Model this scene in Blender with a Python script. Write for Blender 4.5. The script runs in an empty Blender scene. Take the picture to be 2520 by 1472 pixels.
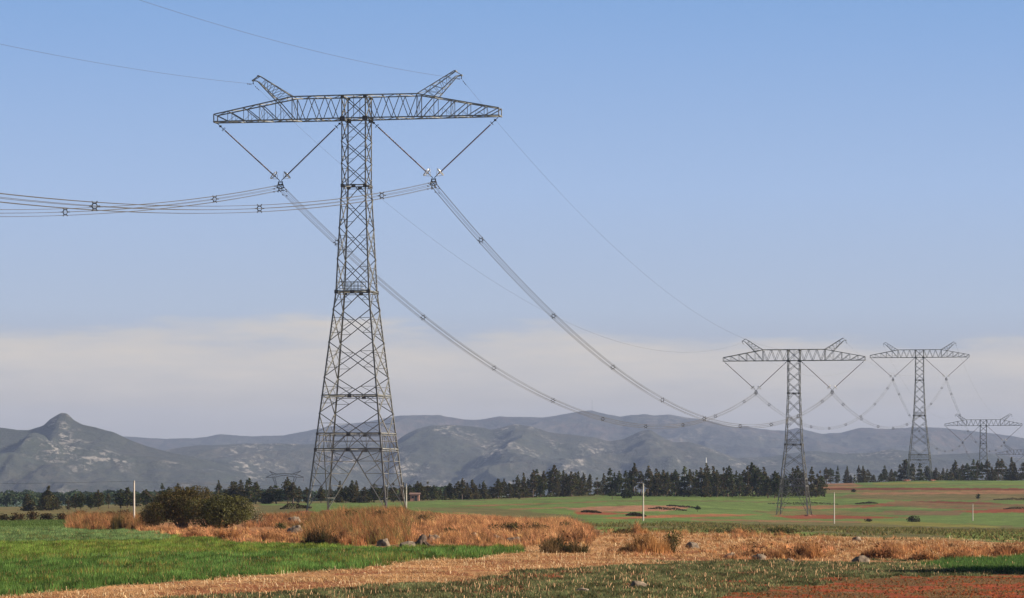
import bpy, math, random
import numpy as np
from mathutils import Vector, Matrix

# ------------------------------------------------------------------ camera, sky, sun, exposure
SC = bpy.context.scene
COL = SC.collection
F, HOR, CX, CAMZ = 8290.0, 1190.0, 1260.0, 5.0     # focal length, horizon row and centre column in a 2520-wide picture
cam_d = bpy.data.cameras.new("camera")
cam = bpy.data.objects.new("camera", cam_d); COL.objects.link(cam)
cam.location = (0, 0, CAMZ); cam.rotation_euler = (math.radians(90), 0, 0)
cam_d.sensor_width = 36; cam_d.lens = 36 * F / 2520
cam_d.shift_y = (HOR - 736) / 2520
cam_d.clip_start = 0.5; cam_d.clip_end = 30000
SC.camera = cam

SUN_EL, SUN_AZ = math.radians(27), math.radians(98)     # azimuth clockwise from the view direction
sdir = Vector((math.sin(SUN_AZ) * math.cos(SUN_EL), math.cos(SUN_AZ) * math.cos(SUN_EL), math.sin(SUN_EL)))
W = bpy.data.worlds.new("World"); SC.world = W; W.use_nodes = True
nt = W.node_tree; nt.nodes.clear()
def N(t, **k):
    n = nt.nodes.new(t)
    for a, b in k.items(): setattr(n, a, b)
    return n
def MATH(op, a, b=None, c=None, clamp=False):
    n = N('ShaderNodeMath', operation=op, use_clamp=clamp)
    for i, v in enumerate((a, b, c)):
        if v is None: continue
        if hasattr(v, 'is_linked') or hasattr(v, 'links'): nt.links.new(v, n.inputs[i])
        else: n.inputs[i].default_value = v
    return n.outputs[0]
sky = N('ShaderNodeTexSky', sky_type='NISHITA')
sky.sun_disc = False; sky.sun_elevation = SUN_EL; sky.sun_rotation = SUN_AZ
sky.altitude = 1800; sky.air_density = 1.0; sky.dust_density = 0.6; sky.ozone_density = 2.0
tc = N('ShaderNodeTexCoord')
sep = N('ShaderNodeSeparateXYZ'); nt.links.new(tc.outputs['Generated'], sep.inputs[0])
# haze layer near the horizon and a bank of thin pale cloud
el = sep.outputs['Z']
ramp = N('ShaderNodeValToRGB')
nt.links.new(MATH('MULTIPLY', el, 4.85), ramp.inputs[0])
cr = ramp.color_ramp
cr.elements[0].position = 0.0; cr.elements[0].color = (0.33, 0.315, 0.33, 1)
cr.elements[1].position = 1.0; cr.elements[1].color = (0.13, 0.29, 0.60, 1)
for p, c in ((0.12, (0.365, 0.35, 0.355)), (0.25, (0.385, 0.455, 0.575)), (0.42, (0.325, 0.445, 0.665)), (0.62, (0.230, 0.375, 0.645)), (0.72, (0.186, 0.34, 0.62))):
    e = cr.elements.new(p); e.color = (*c, 1)
lum = N('ShaderNodeVectorMath', operation='SCALE'); nt.links.new(ramp.outputs[0], lum.inputs[0]); lum.inputs['Scale'].default_value = 11.75
mlow = N('ShaderNodeMapRange', interpolation_type='SMOOTHSTEP'); nt.links.new(el, mlow.inputs[0])
mlow.inputs[1].default_value = 0.15; mlow.inputs[2].default_value = 0.42; mlow.inputs[3].default_value = 1.0; mlow.inputs[4].default_value = 0.0
mix1 = N('ShaderNodeMix', data_type='RGBA'); nt.links.new(mlow.outputs[0], mix1.inputs[0])
skd = N('ShaderNodeVectorMath', operation='MULTIPLY'); nt.links.new(sky.outputs[0], skd.inputs[0]); skd.inputs[1].default_value = (0.62, 0.58, 0.52)
nt.links.new(skd.outputs[0], mix1.inputs[6]); nt.links.new(lum.outputs[0], mix1.inputs[7])
mp = N('ShaderNodeMapping'); nt.links.new(tc.outputs['Generated'], mp.inputs[0]); mp.inputs['Scale'].default_value = (14, 14, 90)
nz = N('ShaderNodeTexNoise'); nt.links.new(mp.outputs[0], nz.inputs[0]); nz.inputs['Scale'].default_value = 1.0; nz.inputs['Detail'].default_value = 8; nz.inputs['Roughness'].default_value = 0.56
top = MATH('ADD', el, MATH('MULTIPLY', MATH('SUBTRACT', nz.outputs[0], 0.5), 0.030))
mp3 = N('ShaderNodeMapping'); nt.links.new(tc.outputs['Generated'], mp3.inputs[0]); mp3.inputs['Scale'].default_value = (9, 9, 12); mp3.inputs['Location'].default_value = (3.3, 1.7, 0)
nz3 = N('ShaderNodeTexNoise'); nt.links.new(mp3.outputs[0], nz3.inputs[0]); nz3.inputs['Scale'].default_value = 1.0; nz3.inputs['Detail'].default_value = 3
top = MATH('ADD', top, MATH('MULTIPLY', MATH('SUBTRACT', nz3.outputs[0], 0.5), 0.020))
c_hi = N('ShaderNodeMapRange', interpolation_type='SMOOTHSTEP'); nt.links.new(top, c_hi.inputs[0])
c_hi.inputs[1].default_value = 0.0395; c_hi.inputs[2].default_value = 0.0465; c_hi.inputs[3].default_value = 1.0; c_hi.inputs[4].default_value = 0.0
c_lo = N('ShaderNodeMapRange', interpolation_type='SMOOTHSTEP'); nt.links.new(el, c_lo.inputs[0])
c_lo.inputs[1].default_value = 0.012; c_lo.inputs[2].default_value = 0.040; c_lo.inputs[3].default_value = 0.15; c_lo.inputs[4].default_value = 1.0
nz2 = N('ShaderNodeTexNoise'); nt.links.new(mp.outputs[0], nz2.inputs[0]); nz2.inputs['Scale'].default_value = 1.9; nz2.inputs['Detail'].default_value = 7; nz2.inputs['Roughness'].default_value = 0.6
c_in = N('ShaderNodeMapRange'); nt.links.new(nz2.outputs[0], c_in.inputs[0]); c_in.inputs[1].default_value = 0.3; c_in.inputs[2].default_value = 0.7; c_in.inputs[3].default_value = 0.45; c_in.inputs[4].default_value = 0.95
cl = MATH('MULTIPLY', MATH('MULTIPLY', c_hi.outputs[0], c_lo.outputs[0]), c_in.outputs[0])
mix2 = N('ShaderNodeMix', data_type='RGBA'); nt.links.new(cl, mix2.inputs[0])
nt.links.new(mix1.outputs[2], mix2.inputs[6]); mix2.inputs[7].default_value = (7.2, 6.45, 5.5, 1)
bg = N('ShaderNodeBackground'); nt.links.new(mix2.outputs[2], bg.inputs[0]); bg.inputs[1].default_value = 0.0515
wo = N('ShaderNodeOutputWorld'); nt.links.new(bg.outputs[0], wo.inputs[0])

sun_d = bpy.data.lights.new("sun", 'SUN'); sun_d.energy = 5.0; sun_d.angle = math.radians(0.5); sun_d.color = (1.0, 0.87, 0.70)
sun = bpy.data.objects.new("sun", sun_d); COL.objects.link(sun); sun.location = (200, 0, 300)
sun.rotation_euler = (-sdir).to_track_quat('-Z', 'Y').to_euler()
SC.view_settings.view_transform = 'Standard'; SC.view_settings.look = 'None'
SC.view_settings.exposure = 0.92; SC.view_settings.gamma = 1.0
SC.cycles.max_bounces = 5; SC.cycles.transparent_max_bounces = 8

# ------------------------------------------------------------------ helpers
rng = np.random.default_rng(7)
random.seed(7)
def tag(o, label=None, cat=None, group=None, kind=None):
    if label: o['label'] = label
    if cat: o['category'] = cat
    if group: o['group'] = group
    if kind: o['kind'] = kind
    return o
def empty(name, loc, rz=0.0):
    o = bpy.data.objects.new(name, None); COL.objects.link(o)
    o.location = loc; o.rotation_euler = (0, 0, rz); o.empty_display_size = 0.5
    return o
def kids(o): return [c for c in bpy.data.objects if c.parent == o]
def copy_tree(o, parent=None):
    c = o.copy(); COL.objects.link(c)
    if parent is not None: c.parent = parent
    for ch in list(o.children): copy_tree(ch, c)
    return c
def mesh_np(name, verts, faces, mat, parent=None, cols=None, smooth=False, loc=None, data_only=False):
    """faces: list of int arrays, each (n,k)"""
    verts = np.asarray(verts, np.float32).reshape(-1, 3)
    me = bpy.data.meshes.new(name)
    me.vertices.add(len(verts)); me.vertices.foreach_set('co', verts.ravel())
    faces = [np.asarray(f, np.int32) for f in faces if len(f)]
    loops = np.concatenate([f.ravel() for f in faces])
    sizes = np.concatenate([np.full(len(f), f.shape[1], np.int32) for f in faces])
    starts = np.concatenate([[0], np.cumsum(sizes)[:-1]]).astype(np.int32)
    me.loops.add(len(loops)); me.loops.foreach_set('vertex_index', loops)
    me.polygons.add(len(sizes)); me.polygons.foreach_set('loop_start', starts); me.polygons.foreach_set('loop_total', sizes)
    if smooth: me.polygons.foreach_set('use_smooth', np.ones(len(sizes), bool))
    me.update(calc_edges=True)
    if cols is not None:
        a = me.color_attributes.new('tint', 'FLOAT_COLOR', 'POINT')
        c4 = np.ones((len(verts), 4), np.float32); c4[:, :3] = cols
        a.data.foreach_set('color', c4.ravel())
    if mat: me.materials.append(mat)
    if data_only: return me
    o = bpy.data.objects.new(name, me); COL.objects.link(o)
    if parent is not None: o.parent = parent
    if loc is not None: o.location = loc
    return o

class MB:
    """collects bars, tubes and plates; build() links them as one mesh"""
    def __init__(s): s.v = []; s.f = []
    def add(s, v, f):
        n = len(s.v); s.v += [tuple(p) for p in v]; s.f += [tuple(i + n for i in q) for q in f]
    def angle(s, p, q, w, flip=1, up=None):
        """steel angle section from p to q, leg width w"""
        p = Vector(p); q = Vector(q); d = q - p
        if d.length < 1e-4: return
        d.normalize()
        a = Vector(up) if up else (Vector((0, 0, 1)) if abs(d.z) < 0.85 else Vector((0, 1, 0)))
        u = d.cross(a).normalized() * flip; v = u.cross(d).normalized() * flip
        t = w * 0.28
        prof = [(0, 0), (w, 0), (w, t), (t, t), (t, w), (0, w)]
        prof = [(x - w * .3, y - w * .3) for x, y in prof]
        vs = [p + u * x + v * y for x, y in prof] + [q + u * x + v * y for x, y in prof]
        fs = [(i, (i + 1) % 6, 6 + (i + 1) % 6, 6 + i) for i in range(6)] + [tuple(range(5, -1, -1)), tuple(range(6, 12))]
        s.add(vs, fs)
    def tube(s, pts, r, n=6, caps=True):
        pts = [Vector(p) for p in pts]; rs = r if isinstance(r, (list, tuple)) else [r] * len(pts)
        vs = []; fs = []
        for i, p in enumerate(pts):
            d = (pts[min(i + 1, len(pts) - 1)] - pts[max(i - 1, 0)]).normalized()
            a = Vector((0, 0, 1)) if abs(d.z) < 0.9 else Vector((1, 0, 0))
            u = d.cross(a).normalized(); v = u.cross(d)
            for k in range(n):
                t = 2 * math.pi * k / n
                vs.append(p + (u * math.cos(t) + v * math.sin(t)) * rs[i])
        for i in range(len(pts) - 1):
            for k in range(n):
                fs.append((i * n + k, i * n + (k + 1) % n, (i + 1) * n + (k + 1) % n, (i + 1) * n + k))
        if caps:
            fs.append(tuple(range(n))[::-1]); fs.append(tuple((len(pts) - 1) * n + k for k in range(n)))
        s.add(vs, fs)
    def box(s, c, sz, M=None):
        c = Vector(c); vs = []
        for x in (-.5, .5):
            for y in (-.5, .5):
                for z in (-.5, .5):
                    d = Vector((x * sz[0], y * sz[1], z * sz[2]))
                    vs.append(c + (M @ d if M else d))
        s.add(vs, [(0, 1, 3, 2), (4, 6, 7, 5), (0, 4, 5, 1), (2, 3, 7, 6), (0, 2, 6, 4), (1, 5, 7, 3)])
    def torus(s, c, axis, R, r, n=24, m=6):
        c = Vector(c); ax = Vector(axis).normalized()
        u = ax.orthogonal().normalized(); v = ax.cross(u)
        vs = []; fs = []
        for i in range(n):
            a = 2 * math.pi * i / n; rad = u * math.cos(a) + v * math.sin(a)
            for k in range(m):
                b = 2 * math.pi * k / m
                vs.append(c + rad * (R + r * math.cos(b)) + ax * r * math.sin(b))
        for i in range(n):
            for k in range(m):
                fs.append((i * m + k, ((i + 1) % n) * m + k, ((i + 1) % n) * m + (k + 1) % m, i * m + (k + 1) % m))
        s.add(vs, fs)
    def build(s, name, mat, parent=None, smooth=False):
        me = bpy.data.meshes.new(name); me.from_pydata([tuple(p) for p in s.v], [], s.f); me.update()
        if smooth: me.polygons.foreach_set('use_smooth', np.ones(len(me.polygons), bool))
        me.materials.append(mat)
        o = bpy.data.objects.new(name, me); COL.objects.link(o)
        if parent is not None: o.parent = parent
        return o

# value noise in numpy
_T = np.random.default_rng(3).random((256, 256)).astype(np.float32)
def vnoise(x, y):
    x = np.asarray(x, float); y = np.asarray(y, float)
    xi = np.floor(x).astype(int); yi = np.floor(y).astype(int); fx = x - xi; fy = y - yi
    fx = fx * fx * (3 - 2 * fx); fy = fy * fy * (3 - 2 * fy)
    a = _T[xi & 255, yi & 255]; b = _T[(xi + 1) & 255, yi & 255]; c = _T[xi & 255, (yi + 1) & 255]; d = _T[(xi + 1) & 255, (yi + 1) & 255]
    return (a * (1 - fx) + b * fx) * (1 - fy) + (c * (1 - fx) + d * fx) * fy
def fbm(x, y, o=4):
    s = 0; a = 0.5; t = 0
    for i in range(o):
        s = s + a * vnoise(x * 2 ** i + 17.3 * i, y * 2 ** i + 5.7 * i); t += a; a *= 0.5
    return s / t
def inpoly(px, py, poly):
    r = np.zeros(px.shape, bool); n = len(poly)
    for i in range(n):
        x0, y0 = poly[i]; x1, y1 = poly[(i + 1) % n]
        if y0 == y1: continue
        c = ((y0 > py) != (y1 > py)) & (px < (x1 - x0) * (py - y0) / (y1 - y0) + x0)
        r ^= c
    return r

# ------------------------------------------------------------------ terrain
TY = [0, 60, 120, 150, 200, 250, 286, 310, 340, 380, 430, 480, 560, 720, 850, 1000, 1100, 1200, 1300, 1430, 1540, 1700, 1837, 2266, 3000, 12000]
TP = [-300, 0, 400, 900, 1200, 1600, 1955, 2262, 2520, 2900]
TH = np.array([   # metres the ground lies below the lens, one row per distance
 [5] * 10, [5] * 10, [5] * 10, [5] * 10, [5] * 10, [5] * 10,
 [5, 5, 5, 5, 5, 5, 5, 5, 5, 5],
 [5, 5, 4.95, 4.75, 4.8, 4.95, 5, 5, 5, 5],
 [5, 5, 4.9, 4.4, 4.55, 4.95, 5.1, 5.1, 5.1, 5.1],
 [5, 5, 4.95, 4.1, 4.6, 5.1, 5.5, 5.6, 5.6, 5.6],
 [5, 5, 5.0, 3.95, 4.8, 5.4, 6.0, 6.1, 6.2, 6.2],
 [5.2, 5.2, 5.1, 4.0, 5.0, 5.7, 6.5, 6.7, 6.8, 6.8],
 [5.6, 5.6, 5.3, 4.35, 5.2, 6.2, 7.2, 7.4, 7.8, 7.8],
 [6.3, 6.3, 5.7, 4.7, 5.5, 6.7, 8.3, 8.8, 9.0, 9.0],
 [7.2, 7.2, 5.9, 5.1, 5.5, 6.9, 9.3, 9.4, 9.2, 9.2],
 [8.0, 8.0, 6.1, 5.4, 5.2, 6.2, 9.6, 8.5, 8.0, 8.0],
 [8.5, 8.5, 6.5, 5.8, 5.0, 4.9, 7.0, 6.2, 6.0, 6.0],
 [9, 9, 7, 6.2, 4.9, 3.9, 4.0, 3.5, 3.5, 3.5],
 [9.5, 9.5, 7.5, 6.8, 5.2, 3.6, 2.6, 1.0, 1.2, 1.2],
 [10, 10, 8.5, 7.5, 6, 3.8, 1.2, -1.2, -1.1, -1.1],
 [11, 11, 9.5, 8.5, 7, 4.5, 0.2, -1.4, -1.5, -1.5],
 [12, 12, 11, 10, 9, 7, 6, 5, 5, 5],
 [13, 13, 12, 12, 12, 14, 18, 20, 20.7, 20.7],
 [17, 17, 17, 17, 18, 22, 28, 31, 32.8, 32.8],
 [26, 26, 26, 26, 26, 28, 30, 30, 30, 30],
 [26, 26, 26, 26, 26, 28, 30, 30, 30, 30]], float)
def _resample():
    ly = np.linspace(0, 12000 ** 0.5, 900); Yd = ly ** 2
    pd = np.linspace(-300, 2900, 161)
    A = np.stack([np.interp(Yd, TY, TH[:, j]) for j in range(len(TP))], 1)
    k = np.exp(-0.5 * (np.arange(-9, 10) / 3.5) ** 2); k /= k.sum()
    A = np.stack([np.convolve(np.pad(A[:, j], 9, mode='edge'), k, 'valid') for j in range(len(TP))], 1)
    B = np.stack([np.interp(pd, TP, A[i]) for i in range(len(Yd))], 0)
    k = np.exp(-0.5 * (np.arange(-12, 13) / 5.) ** 2); k /= k.sum()
    B = np.stack([np.convolve(np.pad(B[i], 12, mode='edge'), k, 'valid') for i in range(len(Yd))], 0)
    return ly, pd, B
_LY, _PD, _HB = _resample()
def gz(x, Y):
    x = np.asarray(x, float); Y = np.asarray(Y, float)
    Yc = np.clip(Y, 1, 11990); px = np.clip(CX + F * x / np.maximum(Yc, 60), -299, 2899)
    fi = np.sqrt(Yc) / _LY[-1] * (len(_LY) - 1); i = np.clip(fi.astype(int), 0, len(_LY) - 2); fi = fi - i
    fj = (px + 300) / 3200 * 160; j = np.clip(fj.astype(int), 0, 159); fj = fj - j
    h = (_HB[i, j] * (1 - fi) + _HB[i + 1, j] * fi) * (1 - fj) + (_HB[i, j + 1] * (1 - fi) + _HB[i + 1, j + 1] * fi) * fj
    bump = (fbm(x / 9.0, Y / 9.0, 3) - 0.5) * 0.30 * np.clip((Y - 60) / 60, 0, 1)
    z = CAMZ - h + bump
    for ax, ay, dz in ((-22.1, 480, 0.1), (83.0, 991, -0.62), (172.8, 1428, 0.42)): z = z + dz * np.exp(-((x - ax) ** 2 + (Y - ay) ** 2) / 700.0)
    return z
def proj(x, Y, z): return CX + F * x / Y, HOR - F * (z - CAMZ) / Y
_YS = np.geomspace(125, 1530, 2500)
def ground_at(px, py):
    """the nearest ground point seen in that direction"""
    x = (px - CX) / F * _YS; z = gz(x, _YS); p = HOR - F * (z - CAMZ) / _YS
    k = np.nonzero(p <= py)[0]
    i = k[0] if len(k) else len(_YS) - 1
    return Vector((x[i], _YS[i], z[i]))
def at(px, Y): 
    x = (px - CX) / F * Y
    return Vector((x, Y, float(gz(x, Y))))
def zof(py, Y): return CAMZ + (HOR - py) * Y / F

# ------------------------------------------------------------------ materials
def new_mat(name):
    m = bpy.data.materials.new(name); m.use_nodes = True
    t = m.node_tree; t.nodes.clear(); return m, t
def simple_mat(name, col, rough=0.6, metal=0.0, var=0.25, scale=3.0, bump=0.0, coord='Object'):
    m, t = new_mat(name)
    o = t.nodes.new('ShaderNodeOutputMaterial'); b = t.nodes.new('ShaderNodeBsdfPrincipled')
    t.links.new(b.outputs[0], o.inputs[0])
    b.inputs['Roughness'].default_value = rough; b.inputs['Metallic'].default_value = metal
    c = t.nodes.new('ShaderNodeTexCoord'); n = t.nodes.new('ShaderNodeTexNoise'); t.links.new(c.outputs[coord], n.inputs[0])
    n.inputs['Scale'].default_value = scale; n.inputs['Detail'].default_value = 5
    r = t.nodes.new('ShaderNodeMapRange'); t.links.new(n.outputs[0], r.inputs[0])
    r.inputs[1].default_value = 0.3; r.inputs[2].default_value = 0.7; r.inputs[3].default_value = 1 - var; r.inputs[4].default_value = 1 + var
    v = t.nodes.new('ShaderNodeVectorMath'); v.operation = 'SCALE'; v.inputs[0].default_value = col
    t.links.new(r.outputs[0], v.inputs['Scale']); t.links.new(v.outputs[0], b.inputs['Base Color'])
    if bump:
        bn = t.nodes.new('ShaderNodeBump'); bn.inputs['Strength'].default_value = bump; bn.inputs['Distance'].default_value = 0.1
        t.links.new(n.outputs[0], bn.inputs['Height']); t.links.new(bn.outputs[0], b.inputs['Normal'])
    return m
def leaf_mat(name, trans=0.3, rough=0.7):
    m, t = new_mat(name)
    o = t.nodes.new('ShaderNodeOutputMaterial'); a = t.nodes.new('ShaderNodeAttribute'); a.attribute_name = 'tint'
    d = t.nodes.new('ShaderNodeBsdfDiffuse'); tr = t.nodes.new('ShaderNodeBsdfTranslucent'); mx = t.nodes.new('ShaderNodeMixShader')
    t.links.new(a.outputs['Color'], d.inputs[0]); t.links.new(a.outputs['Color'], tr.inputs[0])
    mx.inputs[0].default_value = trans
    t.links.new(d.outputs[0], mx.inputs[1]); t.links.new(tr.outputs[0], mx.inputs[2]); t.links.new(mx.outputs[0], o.inputs[0])
    return m
def ground_mat():
    m, t = new_mat('ground_soil_and_crops')
    o = t.nodes.new('ShaderNodeOutputMaterial'); b = t.nodes.new('ShaderNodeBsdfPrincipled'); t.links.new(b.outputs[0], o.inputs[0])
    b.inputs['Roughness'].default_value = 0.95
    try: b.inputs['Specular IOR Level'].default_value = 0.1
    except KeyError: pass
    a = t.nodes.new('ShaderNodeAttribute'); a.attribute_name = 'tint'
    c = t.nodes.new('ShaderNodeTexCoord')
    def noise(sc, det, stretch=(1, 1, 1)):
        mpp = t.nodes.new('ShaderNodeMapping'); t.links.new(c.outputs['Object'], mpp.inputs[0]); mpp.inputs['Scale'].default_value = stretch
        n = t.nodes.new('ShaderNodeTexNoise'); t.links.new(mpp.outputs[0], n.inputs[0]); n.inputs['Scale'].default_value = sc; n.inputs['Detail'].default_value = det
        n.inputs['Roughness'].default_value = 0.65
        return n.outputs[0]
    n1 = noise(1.6, 6); n2 = noise(0.22, 5, (1, 0.5, 1))
    def rng_(s, lo, hi):
        r = t.nodes.new('ShaderNodeMapRange'); t.links.new(s, r.inputs[0]); r.inputs[1].default_value = 0.28; r.inputs[2].default_value = 0.72
        r.inputs[3].default_value = lo; r.inputs[4].default_value = hi; return r.outputs[0]
    mu = t.nodes.new('ShaderNodeMath'); mu.operation = 'MULTIPLY'; t.links.new(rng_(n1, 0.6, 1.4), mu.inputs[0]); t.links.new(rng_(n2, 0.72, 1.28), mu.inputs[1])
    mu0 = mu; mu = t.nodes.new('ShaderNodeMath'); mu.operation = 'MULTIPLY'; t.links.new(mu0.outputs[0], mu.inputs[0]); t.links.new(rng_(noise(0.9, 4, (0.05, 0.30, 0.3)), 0.66, 1.34), mu.inputs[1])
    v = t.nodes.new('ShaderNodeVectorMath'); v.operation = 'SCALE'; t.links.new(a.outputs['Color'], v.inputs[0]); t.links.new(mu.outputs[0], v.inputs['Scale'])
    t.links.new(v.outputs[0], b.inputs['Base Color'])
    bn = t.nodes.new('ShaderNodeBump'); bn.inputs['Strength'].default_value = 0.8; bn.inputs['Distance'].default_value = 0.25
    t.links.new(n1, bn.inputs['Height']); t.links.new(bn.outputs[0], b.inputs['Normal'])
    return m
M = dict(
    steel=simple_mat('galvanised_steel', (0.20, 0.20, 0.185), 0.5, 0.2, 0.3, 1.3),
    steel_dark=simple_mat('weathered_gusset_steel', (0.08, 0.075, 0.07), 0.6, 0.4, 0.3, 2),
    bright=simple_mat('bright_aluminium', (0.6, 0.6, 0.58), 0.35, 0.6, 0.15, 3),
    wire=simple_mat('aluminium_strand', (0.065, 0.06, 0.05), 0.8, 0.0, 0.1, 0.5),
    insul=simple_mat('brown_insulator', (0.085, 0.035, 0.028), 0.4, 0.0, 0.2, 4),
    fitting=simple_mat('dark_line_fitting', (0.028, 0.03, 0.031), 0.8, 0.0, 0.2, 4),
    concrete=simple_mat('pale_concrete', (0.50, 0.46, 0.40), 0.85, 0, 0.12, 4, 0.2),
    rock=simple_mat('limestone_rock', (0.19, 0.145, 0.105), 0.95, 0, 0.6, 2.4, 1.0),
    redsoil=simple_mat('red_soil_mound', (0.17, 0.062, 0.034), 0.95, 0, 0.3, 3, 0.8),
    brick=simple_mat('pink_brick', (0.42, 0.22, 0.16), 0.9, 0, 0.25, 5),
    roof=simple_mat('dull_roof_tile', (0.16, 0.09, 0.07), 0.9, 0, 0.2, 4),
    white=simple_mat('white_render', (0.8, 0.82, 0.85), 0.7, 0, 0.05, 2),
    bark=simple_mat('tree_bark', (0.10, 0.065, 0.045), 0.9, 0, 0.3, 4),
    leaf=leaf_mat('leaf_clumps', 0.25), grass=leaf_mat('grass_blades', 0.42), straw=leaf_mat('dry_straw', 0.15),
    ground=ground_mat())

# ------------------------------------------------------------------ ground sheet with its fields
GREEN = (0.102, 0.148, 0.040); GREEN2 = (0.120, 0.165, 0.040); OLIVE = (0.115, 0.105, 0.042); DKGRN = (0.075, 0.120, 0.034)
STRAW = (0.40, 0.215, 0.10); RED = (0.24, 0.056, 0.022); BROWN = (0.22, 0.115, 0.060); FALLOW = (0.27, 0.14, 0.08); VERGE = (0.30, 0.15, 0.07)
DARKRED = (0.13, 0.042, 0.022); YEL = (0.17, 0.16, 0.04)
P_STRAW_A = [(-200, 1490), (-200, 1478), (100, 1462), (300, 1440), (615, 1420), (854, 1400), (1025, 1382), (1213, 1369), (1290, 1350), (1500, 1312), (1658, 1313), (1800, 1314), (1922, 1318), (2045, 1322), (2332, 1331), (2490, 1335), (2700, 1338), (2700, 1372), (2429, 1377), (2263, 1384), (2097, 1384), (1766, 1375), (1476, 1396), (1264, 1406), (1094, 1432), (800, 1446), (615, 1458), (200, 1490)]
P_CROP = [(-200, 1300), (0, 1299), (165, 1300), (300, 1309), (430, 1322), (615, 1336), (786, 1343), (957, 1345), (1264, 1349), (1295, 1354), (1213, 1368), (1025, 1381), (854, 1399), (615, 1419), (300, 1439), (100, 1461), (-200, 1476)]
P_CROP_BACK = [(-200, 1284), (160, 1282), (165, 1300), (0, 1299), (-200, 1300)]
P_VERGE = [(158, 1300), (170, 1282), (345, 1285), (640, 1275), (760, 1262), (1000, 1258), (1200, 1270), (1420, 1283), (1480, 1311), (1290, 1352), (1264, 1348), (957, 1344), (786, 1342), (615, 1335), (430, 1321), (300, 1308)]
P_RED = [(1600, 1500), (1766, 1466), (1890, 1450), (2013, 1440), (2095, 1424), (2342, 1417), (2700, 1422), (2700, 1600), (1500, 1600)]
P_WEED = [(200, 1490), (615, 1459), (800, 1447), (1094, 1433), (1264, 1407), (1476, 1397), (1766, 1376), (2097, 1385), (2263, 1385), (2429, 1378), (2700, 1373), (2700, 1421), (2342, 1416), (2095, 1423), (2013, 1439), (1890, 1449), (1766, 1465), (1600, 1500), (1500, 1600), (-100, 1600)]
P_BRIGHT = [(2255, 1391), (2330, 1384), (2430, 1377), (2700, 1362), (2700, 1412), (2515, 1411), (2340, 1405)]
FRED = (0.20, 0.060, 0.028)
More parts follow.
